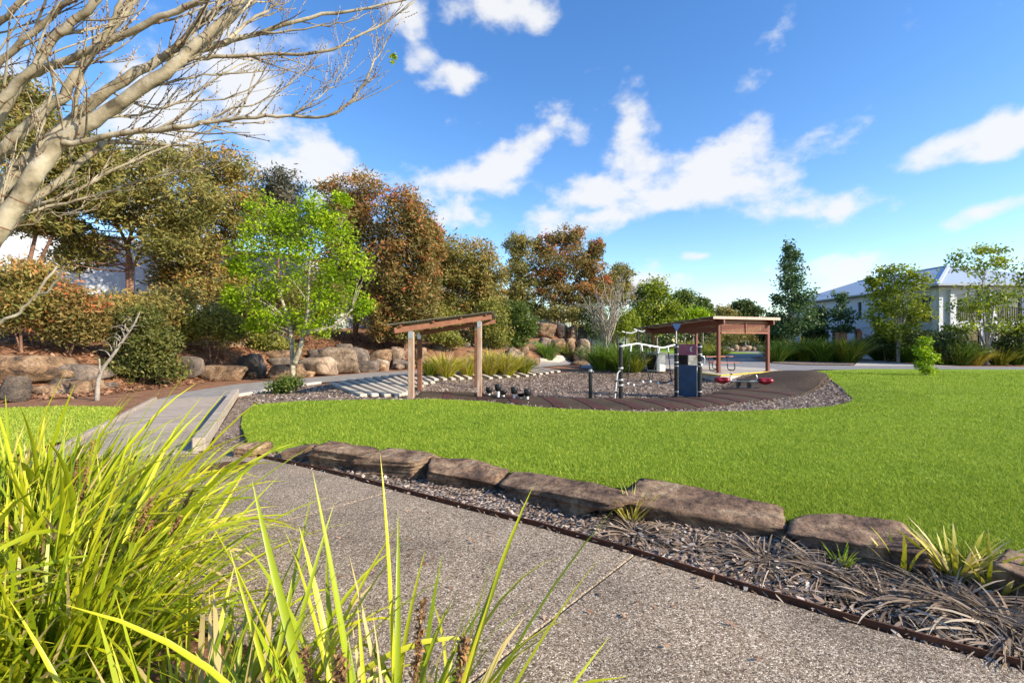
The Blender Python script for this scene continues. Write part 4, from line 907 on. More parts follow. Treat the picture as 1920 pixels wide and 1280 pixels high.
# ================================================================== ROCKS
def rk(xl, xr, yt, yb, mat, label, seed, depth=1., sub=3, rz=None, name='boulder', grp=None, tilt=(0,0), dy=0, blocky=.5, Y=None):
    """boulder from its pixel box; the foot stands on the terrain"""
    if Y is None: p = G((xl+xr)/2, yb)
    else:
        X = ((xl+xr)/2-CX)/F*Y; p = Vector((X, Y, h1(X, Y)))
    w = (xr-xl)*p.y/F*1.06; hh = max((yb-yt)*p.y/F, .2)*1.05; d = w*depth
    d = min(d, 2.2); p = Vector((p.x, p.y+d*.35, p.z)); r = random.Random(seed)
    zb = min(h1(p.x, p.y-d*.4), h1(p.x,p.y), p.z)
    return rock(name, label, (p.x,p.y,zb), (w, d, hh+.1), r.uniform(-.3,.3) if rz is None else rz, mat, seed, sub, .1, grp, blocky, tilt=tilt)
RK = [ # left bank
 (-60,86,664,712,'rock_tan','long flat ochre sandstone ledge at the left edge of the bank',1),
 (-20,32,706,752,'rock_grey','dark grey boulder low at the left edge under the ochre ledge',2),
 (60,112,684,722,'rock_grey','dark grey boulder wedged beside the long ochre ledge',3),
 (104,180,682,716,'rock_grey','broad brown flat rock left of the leaning dead stem',4),
 (56,140,716,738,'rock_tan','low pinkish stone at the foot of the left bank',5),
 (130,178,712,730,'rock_tan','small low stone beside the foot of the dead stem',6),
 (296,352,610,638,'rock_pale','rounded white boulder high on the left bank',7),
 (304,362,650,676,'rock_grey','grey weathered boulder above the dark green shrub',8),
 (336,372,668,708,'rock_grey','dark upright boulder at the right of the dark green shrub',9),
 (352,448,638,668,'rock_tan','upper ochre slab of the layered ledge on the left bank',10),
 (362,450,668,688,'rock_grey','middle dark slab of the layered ledge on the left bank',11),
 (370,462,686,712,'rock_tan','lowest ochre slab of the layered ledge on the left bank',12),
 (444,494,664,706,'rock_grey','dark pyramid shaped boulder beside the layered ledge',13),
 (474,548,656,674,'rock_tan','flat rusty capstone behind the trunk of the lime tree',14),
 (492,552,668,690,'rock_grey','grey flat rock left of the lime green tree trunk',15),
 (498,566,684,708,'rock_tan','brown block at the foot of the bank behind the lime tree trunk',16),
 (556,618,672,704,'rock_pale','sloping tan boulder just right of the lime tree trunk',17),
 (578,626,654,690,'rock_grey','shadowed boulder leaning behind the largest boulder',18),
 (598,664,652,700,'rock_pale','largest boulder on the bank with a broad pale sunlit face',19),
 (626,656,644,668,'rock_grey','brown boulder above the largest boulder',20),
 (652,690,650,680,'rock_grey','dark hollow boulder right of the largest boulder',21),
 (666,706,676,696,'rock_grey','small grey boulder at the foot of the bank right of the largest',22),
 (686,734,656,690,'rock_tan','pinkish boulder left of the small shelter',23),
 (704,728,672,694,'rock_pale','small pale rounded boulder in front of the pinkish one',24),
 (728,756,650,674,'rock_pale','whitish boulder high behind the small shelter left post',25),
 (750,772,642,656,'rock_tan','orange boulder on top of the row by the small shelter',26),
 (730,768,672,688,'rock_grey','dark low boulder left of the small shelter post',27),
 (774,800,654,690,'rock_tan','tan boulder seen between the two left shelter posts',28),
 (806,842,644,668,'rock_grey','brown broad boulder seen under the small shelter roof',29),
 (842,866,648,664,'rock_pale','pale cube boulder seen under the small shelter roof',30),
 (866,884,642,660,'rock_grey','dark boulder right of the pale cube under the roof',31),
 (862,880,618,632,'rock_pale','square tan block just below the small shelter roof',32),
 (846,874,658,674,'rock_tan','pinkish boulder behind the golden tussocks under the roof',33),
 (874,898,656,678,'rock_tan','orange boulder beside the right shelter post',34),
 (952,982,650,682,'rock_pale','bright leaning boulder right of the small shelter',35),
 (972,992,648,676,'rock_tan','tan boulder with flat face right of the bright leaning one',36),
 (930,956,644,658,'rock_grey','grey boulder above the large tussock right of the shelter',37)]
for xl, xr, yt, yb, m_, lb, sd_ in RK:
    Yc = None
    if yb < 690:                                        # higher rocks: on the slope, just behind the row in front
        xs = (xl+xr)/2; front = float(np.interp(xs, [-60,100,200,350,450,550,650,720,780,880,960,1000], [736,734,724,712,709,706,699,694,691,688,688,686]))
        g = G(xs, front); Yc = g.y+1.0+(front-yb)*.055
    rk(xl, xr, yt, yb, m_, lb, sd_+100, depth=.8, blocky=.6, Y=Yc) if Yc is None else None
    if Yc is not None:
        X = ((xl+xr)/2-CX)/F*Yc; zb = CAMZ+(CY-yb)*Yc/F; w = (xr-xl)*Yc/F*1.08; hh = (yb-yt)*Yc/F*1.08; gz = h1(X, Yc)
        z0 = min(zb, gz)-.12; rock('boulder', lb, (X, Yc+.25*w, z0+.1), (w, min(w*.85,1.8), CAMZ+(CY-yt)*Yc/F-z0), random.Random(sd_).uniform(-.3,.3), m_, sd_+100, 3, .1, None, .6)
SM = [(86,700,22,13,'rock_tan','small angular rock between the ochre ledge and the dark boulder'),(196,726,26,12,'rock_grey','small rock just right of the dead stem foot'),(352,706,24,14,'rock_tan','small rock under the dark upright boulder'),(468,708,24,13,'rock_tan','small rock at the foot of the dark pyramid boulder'),
 (572,705,24,12,'rock_tan','small rock beside the lime tree trunk on its right'),(632,699,26,13,'rock_tan','small rock at the left foot of the largest boulder'),(664,697,18,11,'rock_grey','small dark rock at the right foot of the largest boulder'),(716,694,22,12,'rock_tan','small rock below the pale rounded boulder'),
 (744,692,22,12,'rock_pale','small pale rock below the dark low boulder'),(768,691,18,11,'rock_tan','small rock left behind the front shelter post'),(812,690,22,13,'rock_tan','small rock under the brown broad boulder'),(904,688,22,13,'rock_tan','small rock right behind the right shelter post'),(940,688,24,14,'rock_pale','small pale rock left of the bright leaning boulder'),(1000,684,24,13,'rock_tan','small rock right of the tan flat faced boulder')]
for k, (px, py, w_, h_, m_, lb) in enumerate(SM):
    p = G(px, py); rock('boulder', lb, (p.x, p.y+.15, p.z), (w_*p.y/F*1.15, w_*p.y/F*.9, h_*p.y/F*1.1), k*.7, m_, 900+k, 3, .08, None, .5)
UP = [(1002,1042,606,632,'rock_tan','broad tan boulder at the left of the upper outcrop'),(1043,1064,606,628,'rock_pale','pale pinkish boulder in the middle of the upper outcrop'),(1063,1084,608,630,'rock_tan','orange squared boulder at the right of the upper outcrop'),
 (1084,1100,612,628,'rock_grey','dark purplish boulder ending the upper outcrop'),(996,1014,604,618,'rock_pale','small whitish boulder topping the upper outcrop at left'),(1008,1034,632,650,'rock_grey','grey boulder in the second row of the outcrop'),
 (1034,1062,634,650,'rock_tan','flat tan boulder in the second row of the outcrop'),(1060,1082,632,652,'rock_tan','brown boulder in the second row of the outcrop'),(1082,1106,634,652,'rock_pale','pale rounded boulder at the right of the second row'),
 (990,1008,640,654,'rock_grey','dark small boulder at the left of the second row'),(1076,1092,648,660,'rock_tan','tan block at the foot of the outcrop'),(1090,1108,648,662,'rock_pale','pale block at the foot of the outcrop beside the bare tree'),(1000,1016,648,660,'rock_tan','small tan block low at the left of the outcrop')]
for k, (xl, xr, yt, yb, m_, lb) in enumerate(UP):
    Yc = 35+(660-yb)*.11; X = ((xl+xr)/2-CX)/F*Yc; zt_ = CAMZ+(CY-yt)*Yc/F; w = (xr-xl)*Yc/F*1.1; z0 = min(h1(X,Yc), CAMZ+(CY-yb)*Yc/F)-.15
    rock('boulder', lb, (X, Yc, z0+.1), (w, w*.9, zt_-z0), random.Random(k).uniform(-.4,.4), m_, 300+k, 3, .1, None, .65)
fs = G(1086,684); rock('seat_stone', 'low flat stone slab set in the path before the bare tree', (fs.x,fs.y+.3,fs.z), (1.25,.8,.30), .1, 'rock_tan', 77, 3, .03, None, .9, 6)
for k, px in enumerate((1368,1380,1391,1401,1412,1422,1431)):
    q = P(px, 652, 74); z = h1(q.x, q.y); rock('far_rock', 'small pale rock seen through the picnic shelter, %s of the far row' % ('leftmost','second from left','third from left','middle one','third from right','second from right','rightmost')[k], (q.x,q.y,z), (1.3,1.0,.8+.3*(k%2)), k, 'rock_pale', 400+k, 2, .1, 'far rocks behind the picnic shelter', .5)
# ledge stones between lawn and footpath
ED = [((430,860),(484,861),.34,.16,'rock_tan','small ochre edging stone beside the drain grate'),((508,864),(566,870),.40,.17,'rock_edge','low dark edging stone, second from the drain grate'),
 ((572,874),(676,886),.42,.24,'rock_edge','edging stone with a bright ochre right face'),((668,887),(792,902),.50,.22,'rock_edge','jagged dark edging stone with blue shaded front'),
 ((790,908),(925,922),.46,.20,'rock_edge','flat topped brown edging stone with ragged front'),((918,926),(1150,990),.56,.13,'rock_edge','longest dark brown edging slab'),
 ((1165,968),(1462,1022),.56,.13,'rock_edge','long reddish edging slab behind the dry grass clumps'),((1484,1030),(1745,1092),.52,.13,'rock_edge','grey streaked edging slab behind the dead leaves at right'),((1850,1118),(2010,1165),.45,.16,'rock_edge','edging stone cut by the right edge of the picture')]
for k, (a, b, dp, hh, m_, lb) in enumerate(ED):
    a, b = G(*a), G(*b); dd = b-a; L = dd.length; n_ = Vector((-dd.y, dd.x, 0)).normalized(); c = (a+b)/2+n_*dp*.45
    rock('edging_stone', lb, (c.x,c.y,.0), (L*1.13, dp, hh+.05), math.atan2(dd.y,dd.x), m_, 500+k*3, 5, .05, None, .75, 5, tilt=(R(9 if k > 4 else 4),R((-1)**k*3)))

# ================================================================== TREES AND SHRUBS
def tb_(px, Y): X = (px-CX)/F*Y; return Vector((X, Y, h1(X, Y)))
def rel(base, *pp): return [(0,0,-.15)]+[tuple(P(px,py,base.y+(d[0] if d else 0))-base) for px, py, *d in pp]
EU = [('tall olive gum tree behind the bare foreground branches at far left',20,30,[(60,470),(95,330)],[(60,255,90,70),(110,340,110,70),(40,380,80,60),(160,300,60,60),(20,180,80,50),(90,420,50,20)],'leaf_olive',21,.2),
 ('spreading gum tree with red brown forked trunk before the white wall',23,245,[(240,470),(262,400),(300,320)],[(270,310,95,50),(340,375,95,62),(215,385,70,48),(150,470,65,42),(300,450,75,45),(120,420,40,22)],'leaf_olive',22,.25),
 ('gum tree with rusty crown behind the lime tree at its left',26,385,[(384,520),(392,420),(400,340)],[(410,318,70,48),(435,395,62,60),(380,460,80,62),(400,540,75,45),(330,520,50,40)],'leaf_rust',23,.2),
 ('thin blue grey gum rising between the big crowns',29.5,520,[(522,480),(525,380)],[(525,355,52,45),(500,400,60,50),(545,420,40,60)],'leaf_bluegrey',24,.2),
 ('tall dark red crowned gum behind the lime green tree',30,665,[(664,560),(662,450),(668,380)],[(665,365,66,42),(640,420,60,60),(690,450,70,80),(650,520,75,70),(715,560,70,60)],'leaf_red',25,.45),
 ('dense dark red gum right of the lime green tree',28.5,760,[(758,580),(762,480),(765,420)],[(760,400,55,48),(775,470,58,65),(735,510,60,75),(775,570,60,55),(730,600,60,45),(805,450,34,50),(800,530,34,60)],'leaf_red',26,.42),
 ('rounded brownish gum with pale forked trunk above the small shelter',33,852,[(856,590),(868,530),(880,490)],[(865,478,70,40),(835,520,45,55),(905,515,48,48),(870,530,60,38),(925,560,28,35),(818,470,32,46),(835,575,40,30),(890,575,36,26)],'leaf_rust',27,.25),
 ('narrow gum standing left of the red tipped gum on the bank',44,974,[(974,560),(973,500)],[(973,462,30,30),(975,505,36,36),(985,545,34,24),(960,565,28,24)],'leaf_olive',28,.3),
 ('red tipped gum with several crowns on top of the bank',44.5,1050,[(1040,565),(1055,510),(1065,450)],[(1068,447,38,26),(1022,462,24,30),(1050,490,66,36),(1118,470,20,24),(1105,510,36,36),(1030,525,45,28),(1090,550,50,28),(1050,555,50,24),(1125,545,28,30)],'leaf_red',29,.5),
 ('smaller olive gum at the right end of the bank',46,1150,[(1148,580),(1150,530)],[(1155,520,34,28),(1135,555,38,28),(1168,548,22,24)],'leaf_olive',30,.2)]
for lb, Y, px, st, bl, lf, sd_, tr in EU:
    b = tb_(px, Y); stems = [rel(b, *st)]
    if len(st) > 2: stems.append(rel(b, (st[0][0]+4, st[0][1]+15), (st[0][0]-25, st[1][1]+10), (st[0][0]-45, st[2][1]+40)))
    stems.append(rel(b, (st[0][0]+10, st[0][1]+30), (st[-1][0]+30, st[-1][1]+60)))
    tree('gum_tree', lb, 'tree', b, Y, stems, bl, lf, sd_, 'bark_brown' if sd_ not in (27,29) else 'bark_grey', dens=.55, n=58, ln=.15+.0045*Y, wd=.042+.0016*Y, droop=.5, group='gum trees on the bank', r0=.12, tipred=tr, limbs=.2, sig=.125)
# lime green tree
b = G(548,714); st = [[(0,0,-.1)]+[tuple(P(px,py,b.y)-b) for px, py in ((549,690),(547,655),(543,610),(528,560),(510,500),(500,440))],
      [tuple(P(552,680,b.y)-b)]+[tuple(P(px,py,b.y-.2)-b) for px, py in ((563,650),(570,622),(577,580),(580,510),(585,430))], [tuple(P(570,625,b.y-.2)-b)]+[tuple(P(px,py,b.y-.5)-b) for px, py in ((590,620),(625,612),(660,580))],
      [tuple(P(543,610,b.y)-b)]+[tuple(P(px,py,b.y+.4)-b) for px, py in ((510,575),(480,540),(460,500))],[tuple(P(574,600,b.y)-b)]+[tuple(P(px,py,b.y+.5)-b) for px, py in ((610,540),(640,470),(640,420))]]
tree('lime_tree', 'bright lime green tree with pale forked trunk beside the curved path', 'tree', b, b.y, st,
     [(500,405,52,42),(590,400,48,38),(620,435,58,50),(545,440,60,50),(470,470,48,50),(650,500,55,50),(560,510,75,60),(480,545,52,45),(625,570,62,42),(680,575,28,25),(520,590,50,28),(440,560,24,28),(600,615,50,20),(445,500,22,22),(480,610,30,16),(640,375,18,14)],
     'leaf_lime', 41, 'bark_pale', dens=.27, n=44, ln=.15, wd=.07, droop=.25, r0=.115, limbs=.4, sig=.13)
b = G(537,738); tree('small_shrub', 'small dark green shrub at the foot of the lime green tree', 'shrub', b, b.y, [[(0,0,-.05),(0,0,.12)]], [(535,722,22,11),(548,716,14,8),(522,728,12,8)], 'leaf_green', 42, 'bark_brown', dens=1, n=22, ln=.09, wd=.05, r0=.02, sig=.25)
# bare grey tree behind the climbing frame
def bare_tree():
    b = G(1143,694); root = thing('bare_tree', b, 'leafless grey multi-stemmed tree before the dark green tussock', 'tree'); rng = np.random.default_rng(6); mb = MB(); tips = []
    tr = [b+Vector((0,0,-.1)), P(1142,675,b.y), P(1138,655,b.y), P(1136,640,b.y)]; mb.tube(spline(tr,4), [.13,.12,.11,.105,.1,.1,.1,.095,.09,.09,.09,.08,.08], 8)
    def grow(p, d, L, r, lev):
        pts = [p]; q = p.copy(); dd = d.copy()
        for k in range(5):
            dd = (dd+Vector(rng.normal(0,.09,3))+Vector((0,0,.06))).normalized(); q = q+dd*L/5; pts.append(q.copy())
        mb.tube(pts, [r*(1-.7*k/5) for k in range(6)], 5 if lev < 2 else 4, False)
        if lev >= 4: return
        for k in range(4 if lev < 2 else 3):
            i = rng.integers(1, 6); s = Vector(rng.normal(0,1,3)); s = (s-dd*s.dot(dd)).normalized(); grow(pts[i], (dd+s*rng.uniform(.35,.75)).normalized(), L*rng.uniform(.5,.78), r*(.62 if lev < 2 else .6), lev+1)
    for k in range(9):
        a = 2*math.pi*k/9+rng.uniform(-.2,.2); t = rng.uniform(.25,.8); grow(Vector(P(1137,655-rng.uniform(0,15),b.y)), Vector((math.cos(a)*t, math.sin(a)*t*.8, 1)).normalized(), rng.uniform(1.5,2.3), .055, 1)
    mb.build('branches', 'bark_grey', root, smooth_=True)
    C = ellipsoid_pts(rng, P(1140,580,b.y), (1.5,1.2,1.5), 120, .4); V, Fc, t = leaves(rng, C, 7, .15, .06, .03); mk('buds', V, Fc, 'leaf_yellow', root, tint=t)
bare_tree()
# trees beyond the picnic shelter and round the house
OT = [('loose lime green tree behind the far black poles',48,1232,[(1232,600),(1235,555)],[(1232,545,30,24),(1215,580,32,30),(1255,585,30,26),(1238,610,36,18)],'leaf_yellow',51,.9),
 ('dark leaning tree with orange tinge left of the loose lime green one',50,1200,[(1200,610),(1203,570)],[(1203,560,22,28),(1198,595,24,28)],'leaf_green',52,.9),
 ('round dark green tree above the picnic shelter roof',58,1284,[(1284,610),(1284,570)],[(1280,562,30,20),(1268,585,24,20),(1300,588,24,20),(1284,608,30,16)],'leaf_green',53,1.),
 ('small dark round tree right of the round dark green one',64,1318,[(1318,610),(1318,580)],[(1317,572,16,16),(1322,592,18,14)],'leaf_green',54,1.),
 ('light green low tree over the left of the picnic roof',52,1300,[(1300,625),(1302,600)],[(1302,592,30,16),(1270,606,26,14),(1325,606,20,12)],'leaf_lime',55,.9),
 ('grey green spreading tree far behind the picnic roof',80,1350,[(1350,620),(1350,590)],[(1352,588,28,14),(1340,602,24,12),(1370,606,20,12)],'leaf_olive',56,1.),
 ('dark spreading tree far behind the picnic roof at right',82,1398,[(1398,620),(1396,580)],[(1392,574,26,12),(1412,586,18,16),(1385,596,24,14),(1405,608,24,12)],'leaf_dark',57,1.),
 ('tall dark conical tree right of the picnic shelter',40,1488,[(1488,600),(1486,520),(1482,460)],[(1481,466,13,20),(1484,500,24,24),(1478,530,30,24),(1492,556,36,24),(1480,588,46,26),(1500,612,42,22),(1460,560,16,12),(1468,620,34,20)],'leaf_blue',58,.42),
 ('bushy dark tree filling the left of the tall conical tree',42,1452,[(1452,620),(1452,600)],[(1448,606,22,22),(1440,628,20,16),(1530,600,22,30),(1525,630,24,16)],'leaf_dark',59,1.),
 ('thin bluish sapling tree before the house side wall',40,1576,[(1576,620),(1577,570)],[(1576,562,12,18),(1568,592,22,22),(1590,598,20,20),(1578,616,26,12)],'leaf_blue',60,.15),
 ('yellow green weeping tree hiding the middle of the house',34,1684,[(1684,620),(1680,560),(1676,515)],[(1672,512,34,17),(1705,530,38,26),(1650,545,28,30),(1690,565,52,34),(1650,590,28,30),(1720,590,28,28),(1680,618,40,22),(1635,530,14,10)],'leaf_yellow',61,.33),
 ('sparse green tree with grey trunk at the right edge of the lawn',31,1850,[(1850,640),(1845,600),(1842,530)],[(1838,470,40,20),(1815,495,34,24),(1870,500,32,30),(1850,550,60,34),(1812,570,36,30),(1890,575,40,36),(1846,605,60,22),(1800,615,30,14),(1905,620,34,18)],'leaf_yellow',62,.16),
 ('sparse tree cut by the right edge of the picture',30.5,1945,[(1945,620),(1940,560)],[(1925,520,26,30),(1945,570,36,36),(1930,610,34,24)],'leaf_yellow',63,.2)]
for lb, Y, px, stp, bl, lf, sd_, dn in OT:
    b = tb_(px, Y); stems = [rel(b, *stp)]
    if sd_ in (61,62,63): 
        for s_ in (-1, 1, .4): stems.append(rel(b, (stp[0][0]+s_*4, stp[0][1]+8), (stp[0][0]+s_*22, stp[1][1]+5), (stp[0][0]+s_*38, stp[1][1]-45)))
    tree('park_tree', lb, 'tree', b, Y, stems, bl, lf, sd_, 'bark_grey', dens=dn, n=36, ln=.11+.0045*Y, wd=.05+.0022*Y, droop=.35 if sd_ in (61,58) else .15, r0=.11, tipred=.1, limbs=.25, sig=.18, group='trees round the far side of the park')
b = G(1737,704); tree('sapling', 'young bright green sapling standing alone on the lawn', 'sapling', b, b.y, [[(0,0,-.1)]+[tuple(P(1738,py,b.y)-b) for py in (690,665,640)]], [(1735,640,8,8),(1732,658,13,11),(1744,671,12,11),(1730,683,11,9),(1741,694,11,6)], 'leaf_lime', 71, 'bark_grey', dens=.9, n=18, ln=.12, wd=.07, droop=.2, r0=.03, sig=.2)
# shrubs on the bank
SH = [('grey olive shrub at the foot of the steel fence',46,(985,590),[(985,575,24,12),(1005,580,20,10)],'leaf_olive',77,.1),
 ('rusty shrub right of the fence foot under the red tipped gum',46,(1100,595),[(1100,580,24,14),(1075,584,18,10)],'leaf_rust',78,.2),
 ('olive shrub mass filling the gap behind the lime green tree crown',25.5,(540,600),[(540,560,60,40),(590,590,50,36),(500,600,50,30),(620,560,40,40)],'leaf_olive',79,.1),
 ('dusky shrub mass before the white wall at left of the lime tree',21.5,(330,580),[(330,560,50,24),(290,570,40,22),(440,580,40,34)],'leaf_rust',80,.1),
 ('orange and green shrub at the left edge under the bare branches',15.2,(40,560),[(35,520,62,34),(60,565,55,34),(10,580,60,40)],'leaf_rust',81,.55),
 ('reddish shrub left of the leaning dead stem',15.8,(125,625),[(135,570,55,38),(120,610,50,32),(165,600,40,40)],'leaf_red',82,.5),
 ('dark green low shrub with tiny leaves beside the layered ledge',16.5,(265,690),[(265,600,40,26),(235,640,26,22),(290,640,44,26),(250,690,50,22),(312,692,30,18),(285,668,36,18)],'leaf_shrub2',83,.1),
 ('dusky shrub behind the dead stem below the forked gum',19,(230,610),[(225,575,70,28),(190,610,50,30),(300,585,50,30)],'leaf_rust',84,.2),
 ('olive shrub left of the lime green tree',20,(395,625),[(390,600,52,34),(355,620,30,22),(430,618,35,26)],'leaf_shrub',85,0),
 ('olive shrub just behind the lime green tree trunk',23.5,(505,650),[(500,640,30,18),(530,650,26,14)],'leaf_shrub',86,0),
 ('tall olive shrub left above the small shelter roof',29,(745,630),[(745,600,50,30),(790,600,40,34),(770,620,50,22)],'leaf_olive',87,.15),
 ('spiky olive shrub behind the small shelter roof',31,(815,610),[(815,595,36,24),(850,600,30,18)],'leaf_shrub',88,0),
 ('low rounded green shrub seen under the small shelter roof',29.5,(832,655),[(832,632,32,14),(850,640,22,10)],'leaf_shrub',89,0),
 ('bright olive feathery shrub right of the small shelter',31,(925,650),[(920,590,34,30),(905,620,26,24),(935,630,30,26)],'leaf_shrub',90,0),
 ('deep green feathery shrub beside the upper outcrop',32,(968,648),[(970,592,34,28),(985,615,28,26),(960,640,30,20)],'leaf_green',91,0),
 ('small grey olive shrub above the upper outcrop',40,(1045,600),[(1045,588,22,14),(1020,590,16,12),(1075,590,20,14)],'leaf_olive',92,0),
 ('dusky shrub right of the upper outcrop behind the bare tree',38,(1110,630),[(1108,590,30,24),(1120,620,30,20)],'leaf_dark',93,.1),
 ('wide lime shrub behind the bare tree at right',44,(1178,625),[(1178,600,22,24),(1165,620,24,16)],'leaf_yellow',94,0),
 ('dark shrub mass under the weeping tree by the house',35,(1660,655),[(1655,640,36,18),(1700,635,44,22),(1745,640,34,20)],'leaf_dark',95,0),
 ('dark low shrub left of the sparse right tree',31,(1790,660),[(1785,640,30,22),(1810,655,30,14),(1770,655,22,16)],'leaf_dark',96,0),
 ('dark low shrub right of the sparse right tree',31,(1900,665),[(1895,645,34,24),(1930,650,30,22)],'leaf_dark',97,0),
 ('shadowed low shrub before the house door',38,(1612,660),[(1612,652,22,13),(1590,655,18,10)],'leaf_blue',98,0),
 ('olive far shrub under the picnic roof beside the far rocks',70,(1390,640),[(1380,630,26,12),(1415,628,24,14),(1350,634,22,10)],'leaf_olive',99,0)]
for lb, Y, (px, py), bl, lf, sd_, tr in SH:
    b = tb_(px, Y); c0 = bl[0]; zc = P(c0[0], c0[1], Y)
    stems = [[(0,0,-.1), tuple((zc-b)*.5), tuple((zc-b)*.95)], [(0.05,0,-.1), tuple((Vector(P(bl[-1][0], bl[-1][1], Y))-b)*.6+Vector((0,0,.1)))]]
    tree('shrub', lb, 'shrub', b, Y, stems, bl, lf, sd_, 'bark_brown', dens=.95, n=38, ln=.11+.003*Y, wd=.035+.0014*Y, droop=.1, group='shrubs on the bank and round the park', r0=.045, tipred=tr, limbs=.12, sig=.18, up=.15)
# leaning dead stem
b = G(182,748); dsn = thing('dead_stem', b, 'leaning pale dead stem with curled bare twigs on the left bank', 'dead shrub'); mb = MB(); Yd = b.y
mb.tube(spline([b-Vector((0,0,.1))]+[P(px,py,Yd) for px, py in ((184,715),(192,692),(210,668),(232,636),(250,610),(262,585))],4), [.06-.0018*k for k in range(25)], 8); mb.tube(spline([P(188,703,Yd), P(187,690,Yd-.1), P(186,672,Yd-.1)],4), .022, 6)
rr = random.Random(3)
for k in range(16):
    s_ = (208+rr.uniform(0,40)); py = 668-(s_-210)*1.4; q = [P(s_,py,Yd)]; a = rr.uniform(1.2,2.6); x, y = s_, py
    for i in range(6): x += math.cos(a)*7; y -= math.sin(a)*7; a += rr.uniform(-.1,.75)*(1 if k % 2 else -1); q.append(P(x,y,Yd+rr.uniform(-.1,.1)))
    mb.tube(spline(q,3), [.016*(1-.05*i) for i in range(19)], 5)
mb.build('stem', 'bark_grey', dsn, smooth_=True)

# ================================================================== GRASS CLUMPS
TU = [(806,706,.40,.62,'olive_grass','green tussock at the left under the small shelter',330),(836,708,.55,.85,'gold_grass','golden tussock under the small shelter',520),(876,705,.45,.62,'gold_grass','small golden tussock beside the right shelter post',360),
 (918,703,.6,.95,'gold_grass','large dry tipped tussock right of the small shelter',560),(950,704,.6,.9,'gold_grass','large golden tussock beside the green one right of the shelter',560),(982,700,.45,.7,'olive_grass','green yellow tussock at the bend of the path',380),
 (1026,673,.7,.9,'dark_grass','green tussock below the rock outcrop',420),(1066,672,.8,.95,'olive_grass','yellow tipped tussock below the rock outcrop',460),(1128,694,.8,1.15,'dark_grass','dark tussock left behind the bare tree trunk',520),(1165,696,.9,1.25,'dark_grass','large dark green tussock behind the bare tree',700),(1192,697,.6,.8,'olive_grass','yellow green tussock right of the large dark one',420),
 (1290,668,1.0,1.2,'olive_grass','yellow tussock seen under the picnic roof at left',520),(1318,669,1.0,1.2,'olive_grass','broad tussock seen under the middle of the picnic roof',520),(1346,674,.7,.9,'olive_grass','tussock behind the picnic table',380),
 (1456,678,.7,.9,'dark_grass','dark tussock at the left end of the row by the house lawn',450),(1484,676,.8,1.05,'dark_grass','second tussock of the row right of the picnic shelter',480),(1512,677,.8,1.1,'olive_grass','yellow flowered tussock in the row right of the picnic shelter',500),(1540,678,.8,1.05,'dark_grass','middle tussock of the row before the conical tree',480),(1568,678,.8,1.05,'dark_grass','green tussock near the right end of the row',480),(1592,679,.8,1.05,'olive_grass','rounded tussock ending the row at right',500),
 (1650,676,.7,.95,'dark_grass','dark tussock below the weeping tree at left',430),(1684,678,.8,1.1,'dark_grass','dark tussock below the weeping tree in the middle',460),(1708,680,.7,.9,'dark_grass','dark tussock left of the lone sapling',430),(1768,683,.7,.95,'olive_grass','tussock just right of the lone sapling',420),(1800,684,.75,.95,'dark_grass','dark tussock left of the sparse tree trunk',430),(1826,684,.6,.7,'gold_grass','dry tussock close to the sparse tree trunk',320),(1872,684,.6,.7,'olive_grass','green tussock right of the sparse tree trunk',320),(1908,684,.7,.8,'dark_grass','dark tussock at the right edge of the far bed',350)]
for k, (px, py, rd, hh, m_, lb, n_) in enumerate(TU):
    p = G(px, py); big = 1.3 if px > 1440 else 1; tussock('tussock', lb, tuple(p), rd*1.15*big, hh*1.42*big, int(n_*big), m_, 700+k, 'tussocks round the playground', w=.012+.0009*p.y)

# belt of trees closing the view far behind the park
def far_wood():
    rng = np.random.default_rng(33); C = []; 
    for k in range(420):
        X = rng.uniform(2, 95); Yq = 96+rng.uniform(0, 14); top = 4.5+2.6*mnoise.noise(Vector((X*.16,0,3)))+1.2*mnoise.noise(Vector((X*.5,2,3))); z = rng.uniform(.3, max(top,2)); C.append((X, Yq, z+h1(X, Yq)*.6))
    V, Fc, t = leaves(rng, np.array(C), 60, np.array([1.1,1.1,.7]), .75, .36); tag(mk('far_wood', V, Fc, 'leaf_dark', tint=t), 'distant belt of dark trees closing the park', 'wood', kind='stuff')
far_wood()

def hill_wood():
    rng = np.random.default_rng(34); C = []
    for k in range(230):
        X = rng.uniform(-7, 15); Yq = 56+rng.uniform(0, 6); top = 3.2+2.0*mnoise.noise(Vector((X*.25,0,3))); C.append((X, Yq, rng.uniform(.2, max(top, 1.5))+h1(X, Yq)))
    V, Fc, t = leaves(rng, np.array(C), 60, np.array([.7,.7,.5]), .45, .2, .3); tag(mk('hill_wood', V, Fc, 'leaf_olive', tint=t), 'olive scrub massed along the top of the bank behind the fence', 'wood', kind='stuff')
hill_wood()

